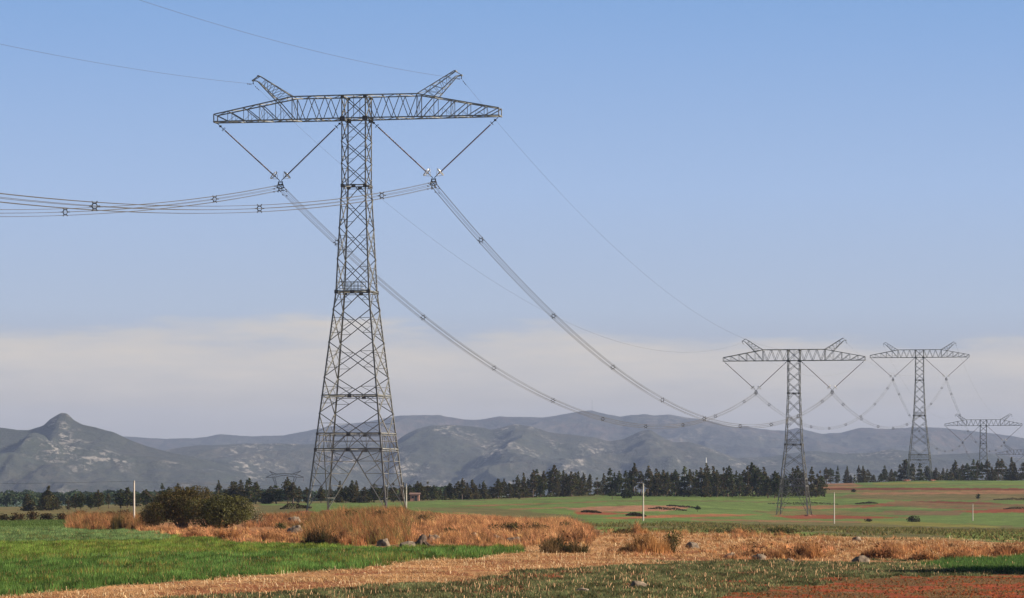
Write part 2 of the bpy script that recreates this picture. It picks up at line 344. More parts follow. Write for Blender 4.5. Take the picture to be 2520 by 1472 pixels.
FIELDS = [  # far fields, painted in order: polygon in picture columns/rows, crop colour, edge roughness
 ([(640, 1240), (1000, 1236), (1200, 1224), (1500, 1209), (2030, 1214), (2700, 1214), (2700, 1310), (640, 1290)], GREEN, 1.0),
 ([(1990, 1183), (2700, 1176), (2700, 1204), (2033, 1206)], GREEN, 0.6),
 ([(2010, 1190), (2100, 1189), (2130, 1198), (2010, 1203)], BROWN, 1.0),
 ([(2140, 1189), (2300, 1186), (2330, 1189), (2160, 1193)], YEL, 0.5),
 ([(2360, 1190), (2520, 1188), (2700, 1192), (2420, 1197)], GREEN2, 0.5),
 ([(2033, 1201), (2250, 1200), (2700, 1203), (2700, 1208), (2250, 1206), (2033, 1206)], DARKRED, 0.6),
 ([(2100, 1212), (2300, 1211), (2450, 1207), (2700, 1207), (2700, 1214), (2430, 1216), (2250, 1219), (2120, 1217)], BROWN, 0.8),
 ([(2090, 1217), (2500, 1215), (2700, 1218), (2700, 1230), (2300, 1232), (2050, 1226)], (0.13, 0.105, 0.045), 1.2),
 ([(2200, 1233), (2420, 1235), (2490, 1241), (2700, 1242), (2700, 1256), (2300, 1252), (2150, 1243)], (0.16, 0.095, 0.045), 1.0),
 ([(2235, 1233), (2300, 1234), (2400, 1236), (2475, 1240), (2400, 1240), (2280, 1237)], DARKRED, 0.5),
 ([(2060, 1244), (2160, 1241), (2230, 1246), (2120, 1249)], FRED, 0.8),
 ([(2340, 1257), (2520, 1252), (2700, 1250), (2700, 1258), (2400, 1263)], FRED, 0.8),
 ([(2180, 1256), (2380, 1258), (2360, 1268), (2150, 1268)], (0.15, 0.10, 0.05), 1.0),
 ([(1390, 1252), (1480, 1246), (1600, 1243), (1700, 1246), (1690, 1252), (1640, 1258), (1500, 1260), (1420, 1258)], FALLOW, 0.8),
 ([(1410, 1259), (1500, 1261), (1560, 1264), (1480, 1268), (1420, 1266)], FRED, 1.0),
 ([(1480, 1275), (1640, 1267), (1800, 1265), (1880, 1267), (1800, 1271), (1640, 1274), (1520, 1278)], (0.24, 0.10, 0.045), 0.8),
 ([(1890, 1269), (2010, 1267), (2160, 1271), (2240, 1275), (2100, 1278), (1960, 1277)], FRED, 1.2),
 ([(1900, 1247), (2080, 1243), (2150, 1246), (2060, 1252), (1940, 1253)], (0.20, 0.11, 0.05), 0.8),
 ([(1850, 1258), (2050, 1256), (2200, 1262), (2200, 1268), (1900, 1266)], (0.14, 0.12, 0.045), 1.0),
 ([(1100, 1245), (1250, 1241), (1390, 1237), (1500, 1233), (1480, 1236), (1330, 1241), (1180, 1247)], (0.17, 0.10, 0.045), 0.6),
 ([(1190, 1226), (1290, 1221), (1330, 1222), (1300, 1226), (1200, 1229)], (0.13, 0.10, 0.045), 0.5),
 ([(1330, 1216), (1430, 1218), (1490, 1222), (1400, 1223)], OLIVE, 0.4),
 ([(1000, 1250), (1200, 1249), (1400, 1268), (1450, 1283), (1250, 1272)], OLIVE, 2.0),
 ([(640, 1243), (770, 1246), (760, 1262), (640, 1265)], OLIVE, 1.0),
 ([(1430, 1290), (1700, 1286), (2000, 1281), (2300, 1288), (2700, 1300), (2700, 1318), (2490, 1333), (2045, 1321), (1800, 1313), (1480, 1311)], OLIVE, 2.5),
 ([(1470, 1297), (1700, 1303), (2000, 1310), (2100, 1318), (1900, 1318), (1480, 1311)], GREEN2, 2.0),
 ([(2100, 1281), (2300, 1286), (2420, 1293), (2500, 1299), (2300, 1296), (2120, 1287)], YEL, 1.5),
 ([(2330, 1310), (2600, 1302), (2700, 1325), (2480, 1333), (2330, 1329)], GREEN2, 2.0),
 ([(2430, 1283), (2700, 1276), (2700, 1300), (2500, 1297)], GREEN, 1.5),
 ([(1090, 1233), (1300, 1228), (1480, 1225), (1480, 1226.5), (1300, 1230), (1090, 1235)], OLIVE, 0.8),
 ([(1500, 1232), (1700, 1231), (1910, 1235), (1910, 1237), (1700, 1233), (1500, 1234)], OLIVE, 0.8),
 ([(1250, 1252), (1400, 1248), (1400, 1250), (1260, 1255)], BROWN, 0.8),
 ([(2050, 1221), (2300, 1224), (2600, 1221), (2600, 1223), (2300, 1226), (2050, 1223)], OLIVE, 0.8),
 ([(1700, 1277), (1900, 1281), (2120, 1283), (2120, 1286), (1900, 1284), (1700, 1280)], BROWN, 1.2),
 ([(2150, 1245), (2350, 1244), (2600, 1246), (2600, 1248), (2350, 1247), (2150, 1247)], OLIVE, 0.8),
 ([(2020, 1194), (2300, 1193), (2700, 1195), (2700, 1196.5), (2300, 1195), (2020, 1196)], OLIVE, 0.5),
 ([(1820, 1224), (2000, 1226), (2060, 1229), (2000, 1231), (1850, 1229)], GREEN2, 0.8),
 (P_CROP_BACK, GREEN, 1.0), (P_VERGE, VERGE, 4.0), (P_CROP, DKGRN, 2.0), (P_STRAW_A, STRAW, 3.0), (P_WEED, OLIVE, 4.0), (P_RED, RED, 3.5), (P_BRIGHT, DKGRN, 3.0)]
def build_ground():
    Yr = np.concatenate([np.linspace(-120, 110, 12), np.geomspace(118, 1560, 560), np.geomspace(1600, 15000, 70)])
    S = np.concatenate([np.linspace(-1, -0.62, 24)[:-1], np.linspace(-0.62, 0.62, 620), np.linspace(0.62, 1, 24)[1:]])
    YY, SS = np.meshgrid(Yr, S, indexing='ij')
    XX = SS * (np.maximum(YY, 0) * 0.27 + 25 + 70 * (np.abs(SS) > 0.62) * (np.abs(SS) - 0.62) / 0.38)
    ZZ = gz(XX, YY)
    V = np.stack([XX, YY, ZZ], -1).reshape(-1, 3)
    ny, nx = YY.shape
    idx = np.arange(ny * nx).reshape(ny, nx)
    fq = np.stack([idx[:-1, :-1], idx[:-1, 1:], idx[1:, 1:], idx[1:, :-1]], -1).reshape(-1, 4)
    x, Y, z = V.T
    vis = (Y > 112) & (Y < 1600)
    px, py = proj(x, np.maximum(Y, 1), z)
    col = np.tile(np.array([0.075, 0.10, 0.035]), (len(V), 1))
    w = fbm(x / 30 + 9, Y / 60, 3)[:, None]
    col = col * (1 - 0.5 * w) + np.array(VERGE) * 0.5 * w
    k = F / np.maximum(Y, 50)
    j1 = (fbm(x / 3.0, Y / 3.0 + 40, 4) - 0.5); j2 = (fbm(x / 3.0 + 70, Y / 5.0, 4) - 0.5)
    for poly, c, rough in FIELDS:
        m = vis & inpoly(px + j1 * 10 * rough, py + j2 * 5 * rough, poly)
        tint = 0.82 + 0.36 * fbm(x[m] / 14 + 3, Y[m] / 22, 3)
        col[m] = np.array(c) * tint[:, None]
    # red soil showing in the weedy plot, olive weed in the red plot, yellowing in the crop
    n = fbm(x / 2.2 + 11, Y / 4.5, 4)
    m = vis & inpoly(px, py, P_WEED) & (n > 0.60); col[m] = np.array(RED) * 0.9
    m = vis & inpoly(px, py, P_RED) & (n > 0.50); col[m] = np.array((0.145, 0.078, 0.032))
    m = vis & inpoly(px, py, P_STRAW_A) & (fbm(x / 3 + 1, Y / 5, 3) > 0.62); col[m] = np.array((0.26, 0.10, 0.045))
    far = Y > 1600; col[far] = np.array((0.05, 0.075, 0.028))
    o = mesh_np('ground', V, [fq], M['ground'], cols=col, smooth=True)
    tag(o, kind='structure')
build_ground()

# ------------------------------------------------------------------ hills
def hill_mat(name, green, soil, rock, rock_amt, scale):
    m, t = new_mat(name)
    o = t.nodes.new('ShaderNodeOutputMaterial'); b = t.nodes.new('ShaderNodeBsdfPrincipled'); t.links.new(b.outputs[0], o.inputs[0]); b.inputs['Roughness'].default_value = 1.0
    c = t.nodes.new('ShaderNodeTexCoord')
    def noise(sc, det, st=(1, 1, 1), ro=0.6):
        mpp = t.nodes.new('ShaderNodeMapping'); t.links.new(c.outputs['Object'], mpp.inputs[0]); mpp.inputs['Scale'].default_value = st
        n = t.nodes.new('ShaderNodeTexNoise'); t.links.new(mpp.outputs[0], n.inputs[0]); n.inputs['Scale'].default_value = sc; n.inputs['Detail'].default_value = det; n.inputs['Roughness'].default_value = ro
        return n.outputs[0]
    def ramp_(s, lo, hi):
        r = t.nodes.new('ShaderNodeMapRange'); r.interpolation_type = 'SMOOTHSTEP'; t.links.new(s, r.inputs[0]); r.inputs[1].default_value = lo; r.inputs[2].default_value = hi; return r.outputs[0]
    def mix(f, a, b_):
        x = t.nodes.new('ShaderNodeMix'); x.data_type = 'RGBA'; t.links.new(f, x.inputs[0])
        for s, v in ((6, a), (7, b_)):
            if isinstance(v, tuple): x.inputs[s].default_value = (*v, 1)
            else: t.links.new(v, x.inputs[s])
        return x.outputs[2]
    big = noise(scale * 0.2, 5); fine = noise(scale * 6.5, 6, (1, 0.4, 1.8), 0.75); mid = noise(scale, 4, (1, 0.3, 1.5))
    base = mix(ramp_(big, 0.42, 0.62), green, soil)
    dark = mix(ramp_(noise(scale * 6, 4, (1, .3, 1.5), .7), 0.35, 0.62), base, tuple(v * 0.55 for v in green))
    f = t.nodes.new('ShaderNodeMath'); f.operation = 'MULTIPLY'; t.links.new(ramp_(mid, 0.50, 0.64), f.inputs[0]); t.links.new(ramp_(fine, 0.52, 0.58), f.inputs[1])
    g = t.nodes.new('ShaderNodeMath'); g.operation = 'MULTIPLY'; t.links.new(f.outputs[0], g.inputs[0]); g.inputs[1].default_value = rock_amt
    t.links.new(mix(g.outputs[0], dark, rock), b.inputs['Base Color'])
    bn = t.nodes.new('ShaderNodeBump'); bn.inputs['Strength'].default_value = 0.7; bn.inputs['Distance'].default_value = 18
    t.links.new(fine, bn.inputs['Height']); t.links.new(bn.outputs[0], b.inputs['Normal'])
    return m
def range_of_hills(D, depth, prof, mat, z0, seed, nx=1100, nv=150, amp=0.30, px0=-350, px1=2870, cell=160):
    p = np.linspace(px0, px1, nx); xs = (p - CX) / F * D
    ry = np.interp(p, [a for a, b in prof], [b for a, b in prof])
    ry = np.convolve(np.pad(ry, 2, mode='edge'), np.array([1, 2, 3, 2, 1]) / 9, 'valid')
    ry = ry + (fbm(xs / 64 + seed, xs * 0 + seed, 4) - 0.5) * 5
    zr = CAMZ + (HOR - ry) * D / F
    v = np.linspace(0, 1.35, nv)
    VV, XX = np.meshgrid(v, xs, indexing='ij'); ZR = np.tile(zr, (nv, 1))
    YY = D - depth * (1 - VV)
    t = np.clip(VV, 0, 1); pf = t ** 1.15 * (1 - 0.0 * t)
    pf = np.where(VV > 1, 1 - (VV - 1) * 1.6, pf)
    w = np.sin(np.clip(t, 0, 1) * math.pi) ** 0.8
    n = fbm(XX / cell + seed * 3.1 + 0.35 * np.sin(VV * 4), YY / (cell * 2.6) + seed, 5)
    ridge = 1 - np.abs(n * 2 - 1) * 2.6
    n2 = fbm(XX / (cell * .25) + seed, YY / (cell * .5), 4) - 0.5
    ZZ = z0 + (ZR - z0) * np.clip(pf + w * amp * (ridge - 0.75) + w * 0.12 * n2, -0.05, 1.0 + 10 * (VV > 1)) 
    V = np.stack([XX, YY, ZZ], -1).reshape(-1, 3)
    idx = np.arange(nv * nx).reshape(nv, nx)
    fq = np.stack([idx[:-1, :-1], idx[:-1, 1:], idx[1:, 1:], idx[1:, :-1]], -1).reshape(-1, 4)
    o = mesh_np('hills', V, [fq], mat, smooth=True)
    return tag(o, kind='structure')
PR_FAR = [(-400, 1090), (0, 1085), (200, 1078), (300, 1072), (400, 1079), (480, 1077), (545, 1067), (620, 1073), (700, 1070), (770, 1056), (830, 1047), (900, 1035), (960, 1025), (1000, 1022), (1080, 1021), (1130, 1029), (1180, 1031), (1230, 1022), (1333, 1027), (1401, 1016), (1455, 1009), (1475, 1014), (1523, 1023), (1584, 1018), (1609, 1021), (1645, 1019), (1682, 1026), (1731, 1033), (1804, 1050), (1836, 1049), (1873, 1057), (1930, 1060), (1963, 1052), (2023, 1067), (2074, 1064), (2114, 1053), (2190, 1055), (2284, 1050), (2341, 1055), (2425, 1064), (2520, 1077), (2700, 1095), (2900, 1100)]
PR_MID = [(-400, 1150), (300, 1125), (380, 1112), (420, 1104), (500, 1096), (600, 1092), (700, 1090), (800, 1094), (880, 1092), (940, 1092), (970, 1090), (1000, 1068), (1030, 1055), (1060, 1047), (1110, 1044), (1160, 1048), (1190, 1052), (1210, 1057), (1235, 1052), (1267, 1043), (1304, 1048), (1353, 1063), (1401, 1068), (1462, 1077), (1499, 1087), (1535, 1079), (1572, 1062), (1599, 1057), (1633, 1077), (1657, 1088), (1694, 1086), (1730, 1094), (1767, 1111), (1815, 1128), (1900, 1122), (2000, 1108), (2080, 1117), (2200, 1106), (2300, 1120), (2420, 1112), (2520, 1128), (2900, 1140)]
PR_LEFT = [(-400, 1000), (-100, 1038), (0, 1050), (40, 1057), (70, 1058), (108, 1046), (122, 1032), (136, 1023), (152, 1013), (166, 1016), (180, 1031), (200, 1042), (240, 1050), (280, 1062), (320, 1080), (360, 1096), (420, 1112), (500, 1130), (600, 1155), (700, 1175), (850, 1200), (1000, 1225), (2900, 1260)]
HM1 = hill_mat('scrub_and_limestone_hillside', (0.022, 0.030, 0.016), (0.042, 0.039, 0.027), (0.34, 0.31, 0.29), 0.62, 0.0078)
HM2 = hill_mat('far_scrub_hillside', (0.028, 0.030, 0.022), (0.068, 0.044, 0.036), (0.26, 0.22, 0.19), 0.3, 0.0045)
range_of_hills(13000, 3200, PR_FAR, HM2, -40, 3.7, cell=520)
range_of_hills(9000, 2100, PR_MID, HM1, -40, 8.2, cell=330)
range_of_hills(7500, 1500, PR_LEFT, HM1, -40, 5.1, cell=240, nx=600, px1=1100)

# ------------------------------------------------------------------ lattice pylons
ROT = -math.radians(11.8)
TW = {}
def half_w(zp, low):
    """half width of the body, zp = height above the platform ring (negative below)"""
    if zp >= 15.1: return 1.80
    if zp >= 0: return 2.49 + (1.80 - 2.49) * zp / 15.1
    return 2.49 + 3.38 * (-zp) / 31.3
def make_pylon(low, name='lattice_pylon'):
    """low = height of the platform ring above the footings"""
    root = empty(name, (0, 0, 0))
    hw = lambda z: half_w(z - low, low)
    C4 = [(-1, -1), (1, -1), (1, 1), (-1, 1)]
    P = lambda c, z: Vector((c[0] * hw(z), c[1] * hw(z), z))
    zb = low + 24.6; zt = low + 27.85        # bottom and top of the crossarm
    # main legs
    for c in C4:
        m = MB()
        zz = [0, low, low + 15.1, zt]; ww = [0.21, 0.19, 0.165]
        for k in range(3):
            a, b = P(c, zz[k]), P(c, zz[k + 1])
            u = Vector((-c[0], 0, 0)); 
            d = (b - a).normalized(); v = Vector((0, -c[1], 0)); w = ww[k]; t = 0.05
            for (e, g) in ((u, v), (v, u)):      # the two flanges of a heavy angle
                vs = []
                for p in (a, b):
                    vs += [p, p + e * w, p + e * w + g * t, p + g * t]
                m.add(vs, [(0, 1, 5, 4), (1, 2, 6, 5), (2, 3, 7, 6), (3, 0, 4, 7), (3, 2, 1, 0), (4, 5, 6, 7)])
        m.build('leg', M['steel'], root)
    faces = [(C4[i], C4[(i + 1) % 4]) for i in range(4)]
    # panel nodes
    up = [low + 15.1, low + 18.3, low + 21.4, zb]
    mid = [low, low + 4.7, low + 9.1, low + 13.1]
    if low > 29: lowl = [low - 2.55, 24.1, 19.1, 14.0, 11.1]; mid_ring = 16.5
    elif low > 25: lowl = [low - 2.55, 20.0, 14.4, 11.1]; mid_ring = None
    else: lowl = [low - 2.55, 14.2, 11.1]; mid_ring = None
    ub = MB(); lb = MB()
    def L(m, a, b, w): m.angle(a, b, w * 0.86, flip=1)
    def xpanel(m, ca, cb, z0, z1, w, red=True):
        a0, a1, b0, b1 = P(ca, z0), P(ca, z1), P(cb, z0), P(cb, z1)
        L(m, a0, b1, w); off = Vector((cb[1] - ca[1], ca[0] - cb[0], 0)).normalized() * -0.07
        L(m, b0 + off, a1 + off, w)
        if red:      # redundant bracing: stubs from each leg to the diagonals
            for (s0, s1, o0, o1) in ((a0, a1, b0, b1), (b0, b1, a0, a1)):
                for f in (0.27, 0.73):
                    leg = s0.lerp(s1, f); dq = (s0.lerp(o1, f) if f < .5 else s1.lerp(o0, 1 - f))
                    L(m, leg, dq, w * 0.55)
                    if z1 - z0 > 4: L(m, s0.lerp(s1, 0.5), dq, w * 0.5)
    def ring(m, z, w, gus=True):
        for a, b in faces:
            L(m, P(a, z), P(b, z), w); L(m, P(a, z - 0.28), P(b, z - 0.28), w * 0.5)
        mids = [(P(a, z) + P(b, z)) / 2 for a, b in faces]
        for i in range(4): L(m, mids[i], mids[(i + 1) % 4], w * 0.6)
        return mids
    for ca, cb in faces:
        for k in range(3): xpanel(ub, ca, cb, up[k], up[k + 1], 0.125)
        for k in range(3): xpanel(ub, ca, cb, mid[k], mid[k + 1], 0.13)
        # half panel under the upper ring
        mm = (P(ca, low + 15.1) + P(cb, low + 15.1)) / 2
        for c in (ca, cb):
            L(ub, mm, P(c, mid[3]), 0.12); L(ub, mm.lerp(P(c, mid[3]), .5), P(c, (mid[3] + low + 15.1) / 2), 0.06)
        # half panel under the platform ring
        mm = (P(ca, low) + P(cb, low)) / 2
        for c in (ca, cb):
            L(lb, mm, P(c, lowl[0]), 0.13)
            q = mm.lerp(P(c, lowl[0]), .5); L(lb, q, P(c, lowl[0] + 1.27), 0.065); L(lb, q, P(c, low - 0.3), 0.065)
        for k in range(len(lowl) - 2): xpanel(lb, ca, cb, lowl[k + 1], lowl[k], 0.14)
        # half panel standing on the lower ring
        mm = (P(ca, 11.1) + P(cb, 11.1)) / 2; zk = lowl[-2]
        for c in (ca, cb):
            L(lb, mm, P(c, zk), 0.14); q = mm.lerp(P(c, zk), .5); L(lb, q, P(c, (zk + 11.1) / 2), 0.07); L(lb, q, P(c, 11.2), 0.06)
        # belt truss between the two lower rings
        A, B = P(ca, 11.1), P(cb, 11.1); A2, B2 = P(ca, 8.9), P(cb, 8.9); m1 = (A + B) / 2; m2 = (A2 + B2) / 2
        for s, s2 in ((A, A2), (B, B2)):
            L(lb, m1, s2.lerp(m2, .45), 0.10); L(lb, s2.lerp(m2, .45), s.lerp(m1, .45), 0.08); L(lb, s.lerp(m1, .45), s2, 0.09)
            L(lb, s.lerp(s2, .5), m1.lerp(m2, .5), 0.07); L(lb, m1.lerp(s, .2), m2, 0.08)
    for z, w in [(low + 15.1, .17), (low, .19), (11.1, .19), (8.9, .19)] + ([(mid_ring, .19)] if mid_ring else []):
        rings = MB(); ring(rings, z, w); rings.build('ring_beam', M['steel'], root)
    ub.build('upper_bracing', M['steel'], root); lb.build('lower_bracing', M['steel'], root)
    # leg panels: inverted V from the middle of the lower ring to each foot, with zigzag
    fb = MB()
    for ca, cb in faces:
        mm = (P(ca, 8.9) + P(cb, 8.9)) / 2
        for c, o_ in ((ca, cb), (cb, ca)):
            s = mm.lerp((P(o_, 8.9)), 0.0) + (P(c, 8.9) - mm).normalized() * 0.25
            foot = P(c, 0.15); L(fb, s, foot, 0.14)
            n = 4; prev = P(c, 8.6)
            for k in range(1, n + 1):
                f = k / (n + 1.0); leg = P(c, 8.9).lerp(foot, f); inn = s.lerp(foot, f)
                L(fb, leg, inn, 0.085)
                L(fb, prev, inn, 0.09); prev = leg
                if k < 3: L(fb, leg, s.lerp(foot, (k + 1) / (n + 1.0)).lerp(inn, .0), 0.06)
            L(fb, P(c, 8.9).lerp(mm, .5), s.lerp(foot, 1 / (n + 1.0)), 0.07)
    # inner hip braces of each foot
    for i, c in enumerate(C4):
        a, b = C4[(i - 1) % 4], C4[(i + 1) % 4]
        for f in (0.2, 0.4, 0.6, 0.8):
            m1 = ((P(c, 8.9) + P(a, 8.9)) / 2).lerp(P(c, 0.15), f); m2 = ((P(c, 8.9) + P(b, 8.9)) / 2).lerp(P(c, 0.15), f)
            L(fb, m1, m2, 0.075)
    fb.build('foot_bracing', M['steel'], root)
    # gusset plates
    for c in C4:
        for z, s in ((zb, 0.62), (zt - .1, 0.4), (low + 15.1, 0.42), (low, 0.5), (11.1, .3), (8.9, .35)):
            p = P(c, z); g = MB(); g.box(p + Vector((-c[0] * .16, c[1] * 0.03, -.05)), (s * 1.15, 0.05, s)); g.box(p + Vector((c[0] * .03, -c[1] * .16, -.05)), (0.05, s * 1.15, s)); g.build('gusset', M['steel_dark'], root)
    for a, b in faces:
        for z in [low + 15.1, low, 11.1, 8.9] + ([mid_ring] if mid_ring else []):
            p = (P(a, z) + P(b, z)) / 2; ax = (P(b, z) - P(a, z)).normalized(); nrm = Vector((ax.y, -ax.x, 0))
            Mx = Matrix((ax, nrm, Vector((0, 0, 1)))).transposed(); g = MB(); g.box(p + nrm * 0.04 - Vector((0, 0, .12)), (0.6, 0.04, 0.5), Mx); g.build('gusset', M['steel_dark'], root)
    # crossarm
    XT, XK = 20.9, 9.15
    def yb(x):      # half depth of the arm in plan
        x = abs(x); return 1.8 if x < 1.8 else 1.8 + (0.95 - 1.8) * (x - 1.8) / (XT - 1.8)
    def ztop(x):
        x = abs(x); return zt if x < XK else zt + (zb + 1.05 - zt) * (x - XK) / (XT - XK)
    T = lambda x, s: Vector((x, s * yb(x), ztop(x))); Bt = lambda x, s: Vector((x, s * yb(x), zb))
    for sg in (-1, 1):
        ca = MB()
        for s in (-1, 1):
            L(ca, T(sg * 1.8, s), T(sg * XK, s), 0.19); L(ca, T(sg * XK, s), T(sg * XT, s), 0.18)
            L(ca, Bt(sg * 1.8, s), Bt(sg * XT, s), 0.2)
            tn = [1.8, 4.25, 6.7, XK]; bn = [1.8, 3.03, 5.5, 7.9, XK]
            for i, x in enumerate(tn):
                for bx in (x - 1.22, x + 1.22):
                    if 1.7 < bx < XK + 1.2: L(ca, T(sg * x, s), Bt(sg * max(bx, 1.8), s), 0.125)
            L(ca, T(sg * XK, s), Bt(sg * XK, s), 0.14)
            on = [XK, 11.6, 14.05, 16.4, 18.8, XT]
            for k in range(1, 6):
                L(ca, T(sg * on[k], s), Bt(sg * on[k], s), 0.10); L(ca, T(sg * on[k], s), Bt(sg * on[k - 1], s), 0.13)
                xm = (on[k] + on[k - 1]) / 2; hh = T(sg * xm, s).lerp(Bt(sg * xm, s), 0.5)
                if k < 5:
                    L(ca, hh, Bt(sg * xm, s), 0.05); L(ca, hh, Bt(sg * on[k], s), 0.05)
        n = 9
        for k in range(n):      # plan bracing, top and bottom, and end frames
            x0 = 1.8 + (XT - 1.8) * k / n; x1 = 1.8 + (XT - 1.8) * (k + 1) / n; s = 1 if k % 2 else -1
            L(ca, Bt(sg * x0, s), Bt(sg * x1, -s), 0.12); L(ca, T(sg * x0, s), T(sg * x1, -s), 0.10)
            L(ca, Bt(sg * x1, -1), Bt(sg * x1, 1), 0.11); L(ca, T(sg * x1, -1), T(sg * x1, 1), 0.09)
        for x in (XK, 14.05):
            L(ca, T(sg * x, -1), Bt(sg * x, 1), 0.06); L(ca, T(sg * x, 1), Bt(sg * x, -1), 0.06)
        for s in (-1, 1): ca.box((sg * XT, s * 0.95, zb + .5), (0.1, .28, 1.2))
        ca.box((sg * XT, 0, zb), (0.25, 1.9, 0.18))
        ca.build('crossarm', M['steel'], root)
    hd = MB()      # the bay of the crossarm over the body
    for ca_, cb_ in faces:
        a0, a1, b0, b1 = P(ca_, zb), P(ca_, zt), P(cb_, zb), P(cb_, zt)
        L(hd, a0, b0, 0.2); L(hd, a1, b1, 0.19); L(hd, a0, b1, .14); L(hd, b0, a1, .14); L(hd, (a1 + b1) / 2, (a0 + b0) / 2, .09)
    for z in (zb, zt): L(hd, P(C4[0], z), P(C4[2], z), .1); L(hd, P(C4[1], z), P(C4[3], z), .1)
    hd.build('crossarm_head', M['steel'], root)
    # earth wire peaks
    for sg in (-1, 1):
        pk = MB(); tipx, tipz = 14.35, zt + 3.25
        for s in (-1, 1):
            K = T(sg * XK, s); Q = T(sg * 11.6, s); tip = Vector((sg * tipx, s * 0.45, tipz)); tip2 = Vector((sg * (tipx + .25), s * 0.45, tipz - 0.75))
            L(pk, K, tip, 0.15); L(pk, Bt(sg * XK, s), Q, 0.15); L(pk, Q, tip2, 0.15)
            a = K; b = Q
            for k in range(1, 5):
                a2 = K.lerp(tip, k / 5.0); b2 = Q.lerp(tip2, k / 5.0); L(pk, b, a2, 0.075); L(pk, a2, b2, 0.065); a, b = a2, b2
            end = Vector((sg * (tipx + 1.0), s * 0.2, tipz - 0.62)); L(pk, tip, end, 0.12); L(pk, tip2, end, 0.12)
        for k in range(5):
            f0, f1 = k / 5.0, (k + 1) / 5.0; s = 1 if k % 2 else -1
            for (u, v) in ((T(sg * XK, 0), Vector((sg * tipx, 0, tipz))), (T(sg * 11.6, 0), Vector((sg * (tipx + .25), 0, tipz - .75)))):
                y0 = yb(10) + (0.45 - yb(10)) * f0; y1 = yb(10) + (0.45 - yb(10)) * f1
                p0 = u.lerp(v, f0) + Vector((0, s * y0, 0)); p1 = u.lerp(v, f1) + Vector((0, -s * y1, 0)); L(pk, p0, p1, 0.08)
                L(pk, p1, p1 + Vector((0, 2 * s * y1, 0)), 0.07)
        pk.box((sg * (tipx + .1), 0, tipz), (0.3, 1.0, 0.16)); pk.box((sg * (tipx + 1.0), 0, tipz - .62), (0.16, 0.6, 0.22))
        pk.build('earth_wire_peak', M['steel'], root)
    # rest platform with its railing
    rl = MB(); y = -hw(low) + 0.3; x0, x1 = -1.9, 1.2
    for z in (0.35, 0.8, 1.35):
        rl.angle((x0, y, low + z), (x1, y, low + z), 0.07); rl.angle((x0, -y * .2, low + z), (x1, -y * .2, low + z), 0.06)
        rl.angle((x0, y, low + z), (x0, -y * .2, low + z), 0.06); rl.angle((x1, y, low + z), (x1, -y * .2, low + z), 0.06)
    for k in range(7):
        x = x0 + (x1 - x0) * k / 6
        for yy in (y, -y * .2): rl.angle((x, yy, low), (x, yy, low + 1.38), 0.06)
    rl.box(((x0 + x1) / 2, y * .4, low + .04), (x1 - x0, abs(y) * 1.25, 0.05))
    rl.build('platform_railing', M['steel'], root)
    # concrete stubs in banked red soil
    for c in C4:
        f = MB(); p = P(c, 0)
        k = 0.25 if low > 30 else 0.8
        prof = [(1.5, -0.6), (1.2, 0.05 * k), (0.75, 0.42 * k), (0.36, 0.52 * k), (0.34, 0.62 * k), (0.0, 0.64 * k)]
        n = 12; vs = []; fs = []
        for i, (r, z) in enumerate(prof):
            for k in range(n):
                t = 2 * math.pi * k / n; rr = r * (1 + 0.12 * math.sin(3 * t + c[0] + 2 * c[1]) * (i < 3)); vs.append((p.x + rr * math.cos(t), p.y + rr * math.sin(t), z))
        for i in range(len(prof) - 1):
            for k in range(n): fs.append((i * n + k, i * n + (k + 1) % n, (i + 1) * n + (k + 1) % n, (i + 1) * n + k))
        f.add(vs, fs); f.build('footing', M['redsoil'], root)
    return root
ZB = 24.6
PY = [  # column of the axis, distance, height of the platform ring above the footings, height of the crossarm's underside
 (877.7, 480, 31.3, None), (1954, 991, 21.1, 41.1), (2263, 1428, 27.6, 58.4), (2420, 1837, 27.6, 36.5), (2528, 2266, 27.6, 24.4)]
PLAB = ['tall grey steel lattice pylon nearest the camera, standing in dry grass', 'steel lattice pylon on red footings beyond the white poles, second nearest',
        'lattice pylon on the field crest before the dark pine row, third in line', 'distant lattice pylon whose legs vanish behind the pine tops, fourth in line', 'farthest lattice pylon, half cut off by the right edge of the picture']
pyl = []; t3 = None
for i, (px, Y, low, zb) in enumerate(PY):
    x = (px - CX) / F * Y
    zbase = 1.0 if zb is None else zb - low - ZB
    if i < 3:
        o = make_pylon(low)
        if i == 2: t3 = o
    else: o = copy_tree(t3)
    o.location = (x, Y, zbase); o.rotation_euler = (0, 0, ROT)
    tag(o, PLAB[i], 'pylon', 'lattice pylons of the long power line')
    pyl.append((x, Y, zbase, low))
def on_pylon(i, lx, ly, lz):
    x, Y, zb, low = pyl[i]; c, s = math.cos(ROT), math.sin(ROT)
    return Vector((x + lx * c - ly * s, Y + lx * s + ly * c, zb + low + ZB + lz))

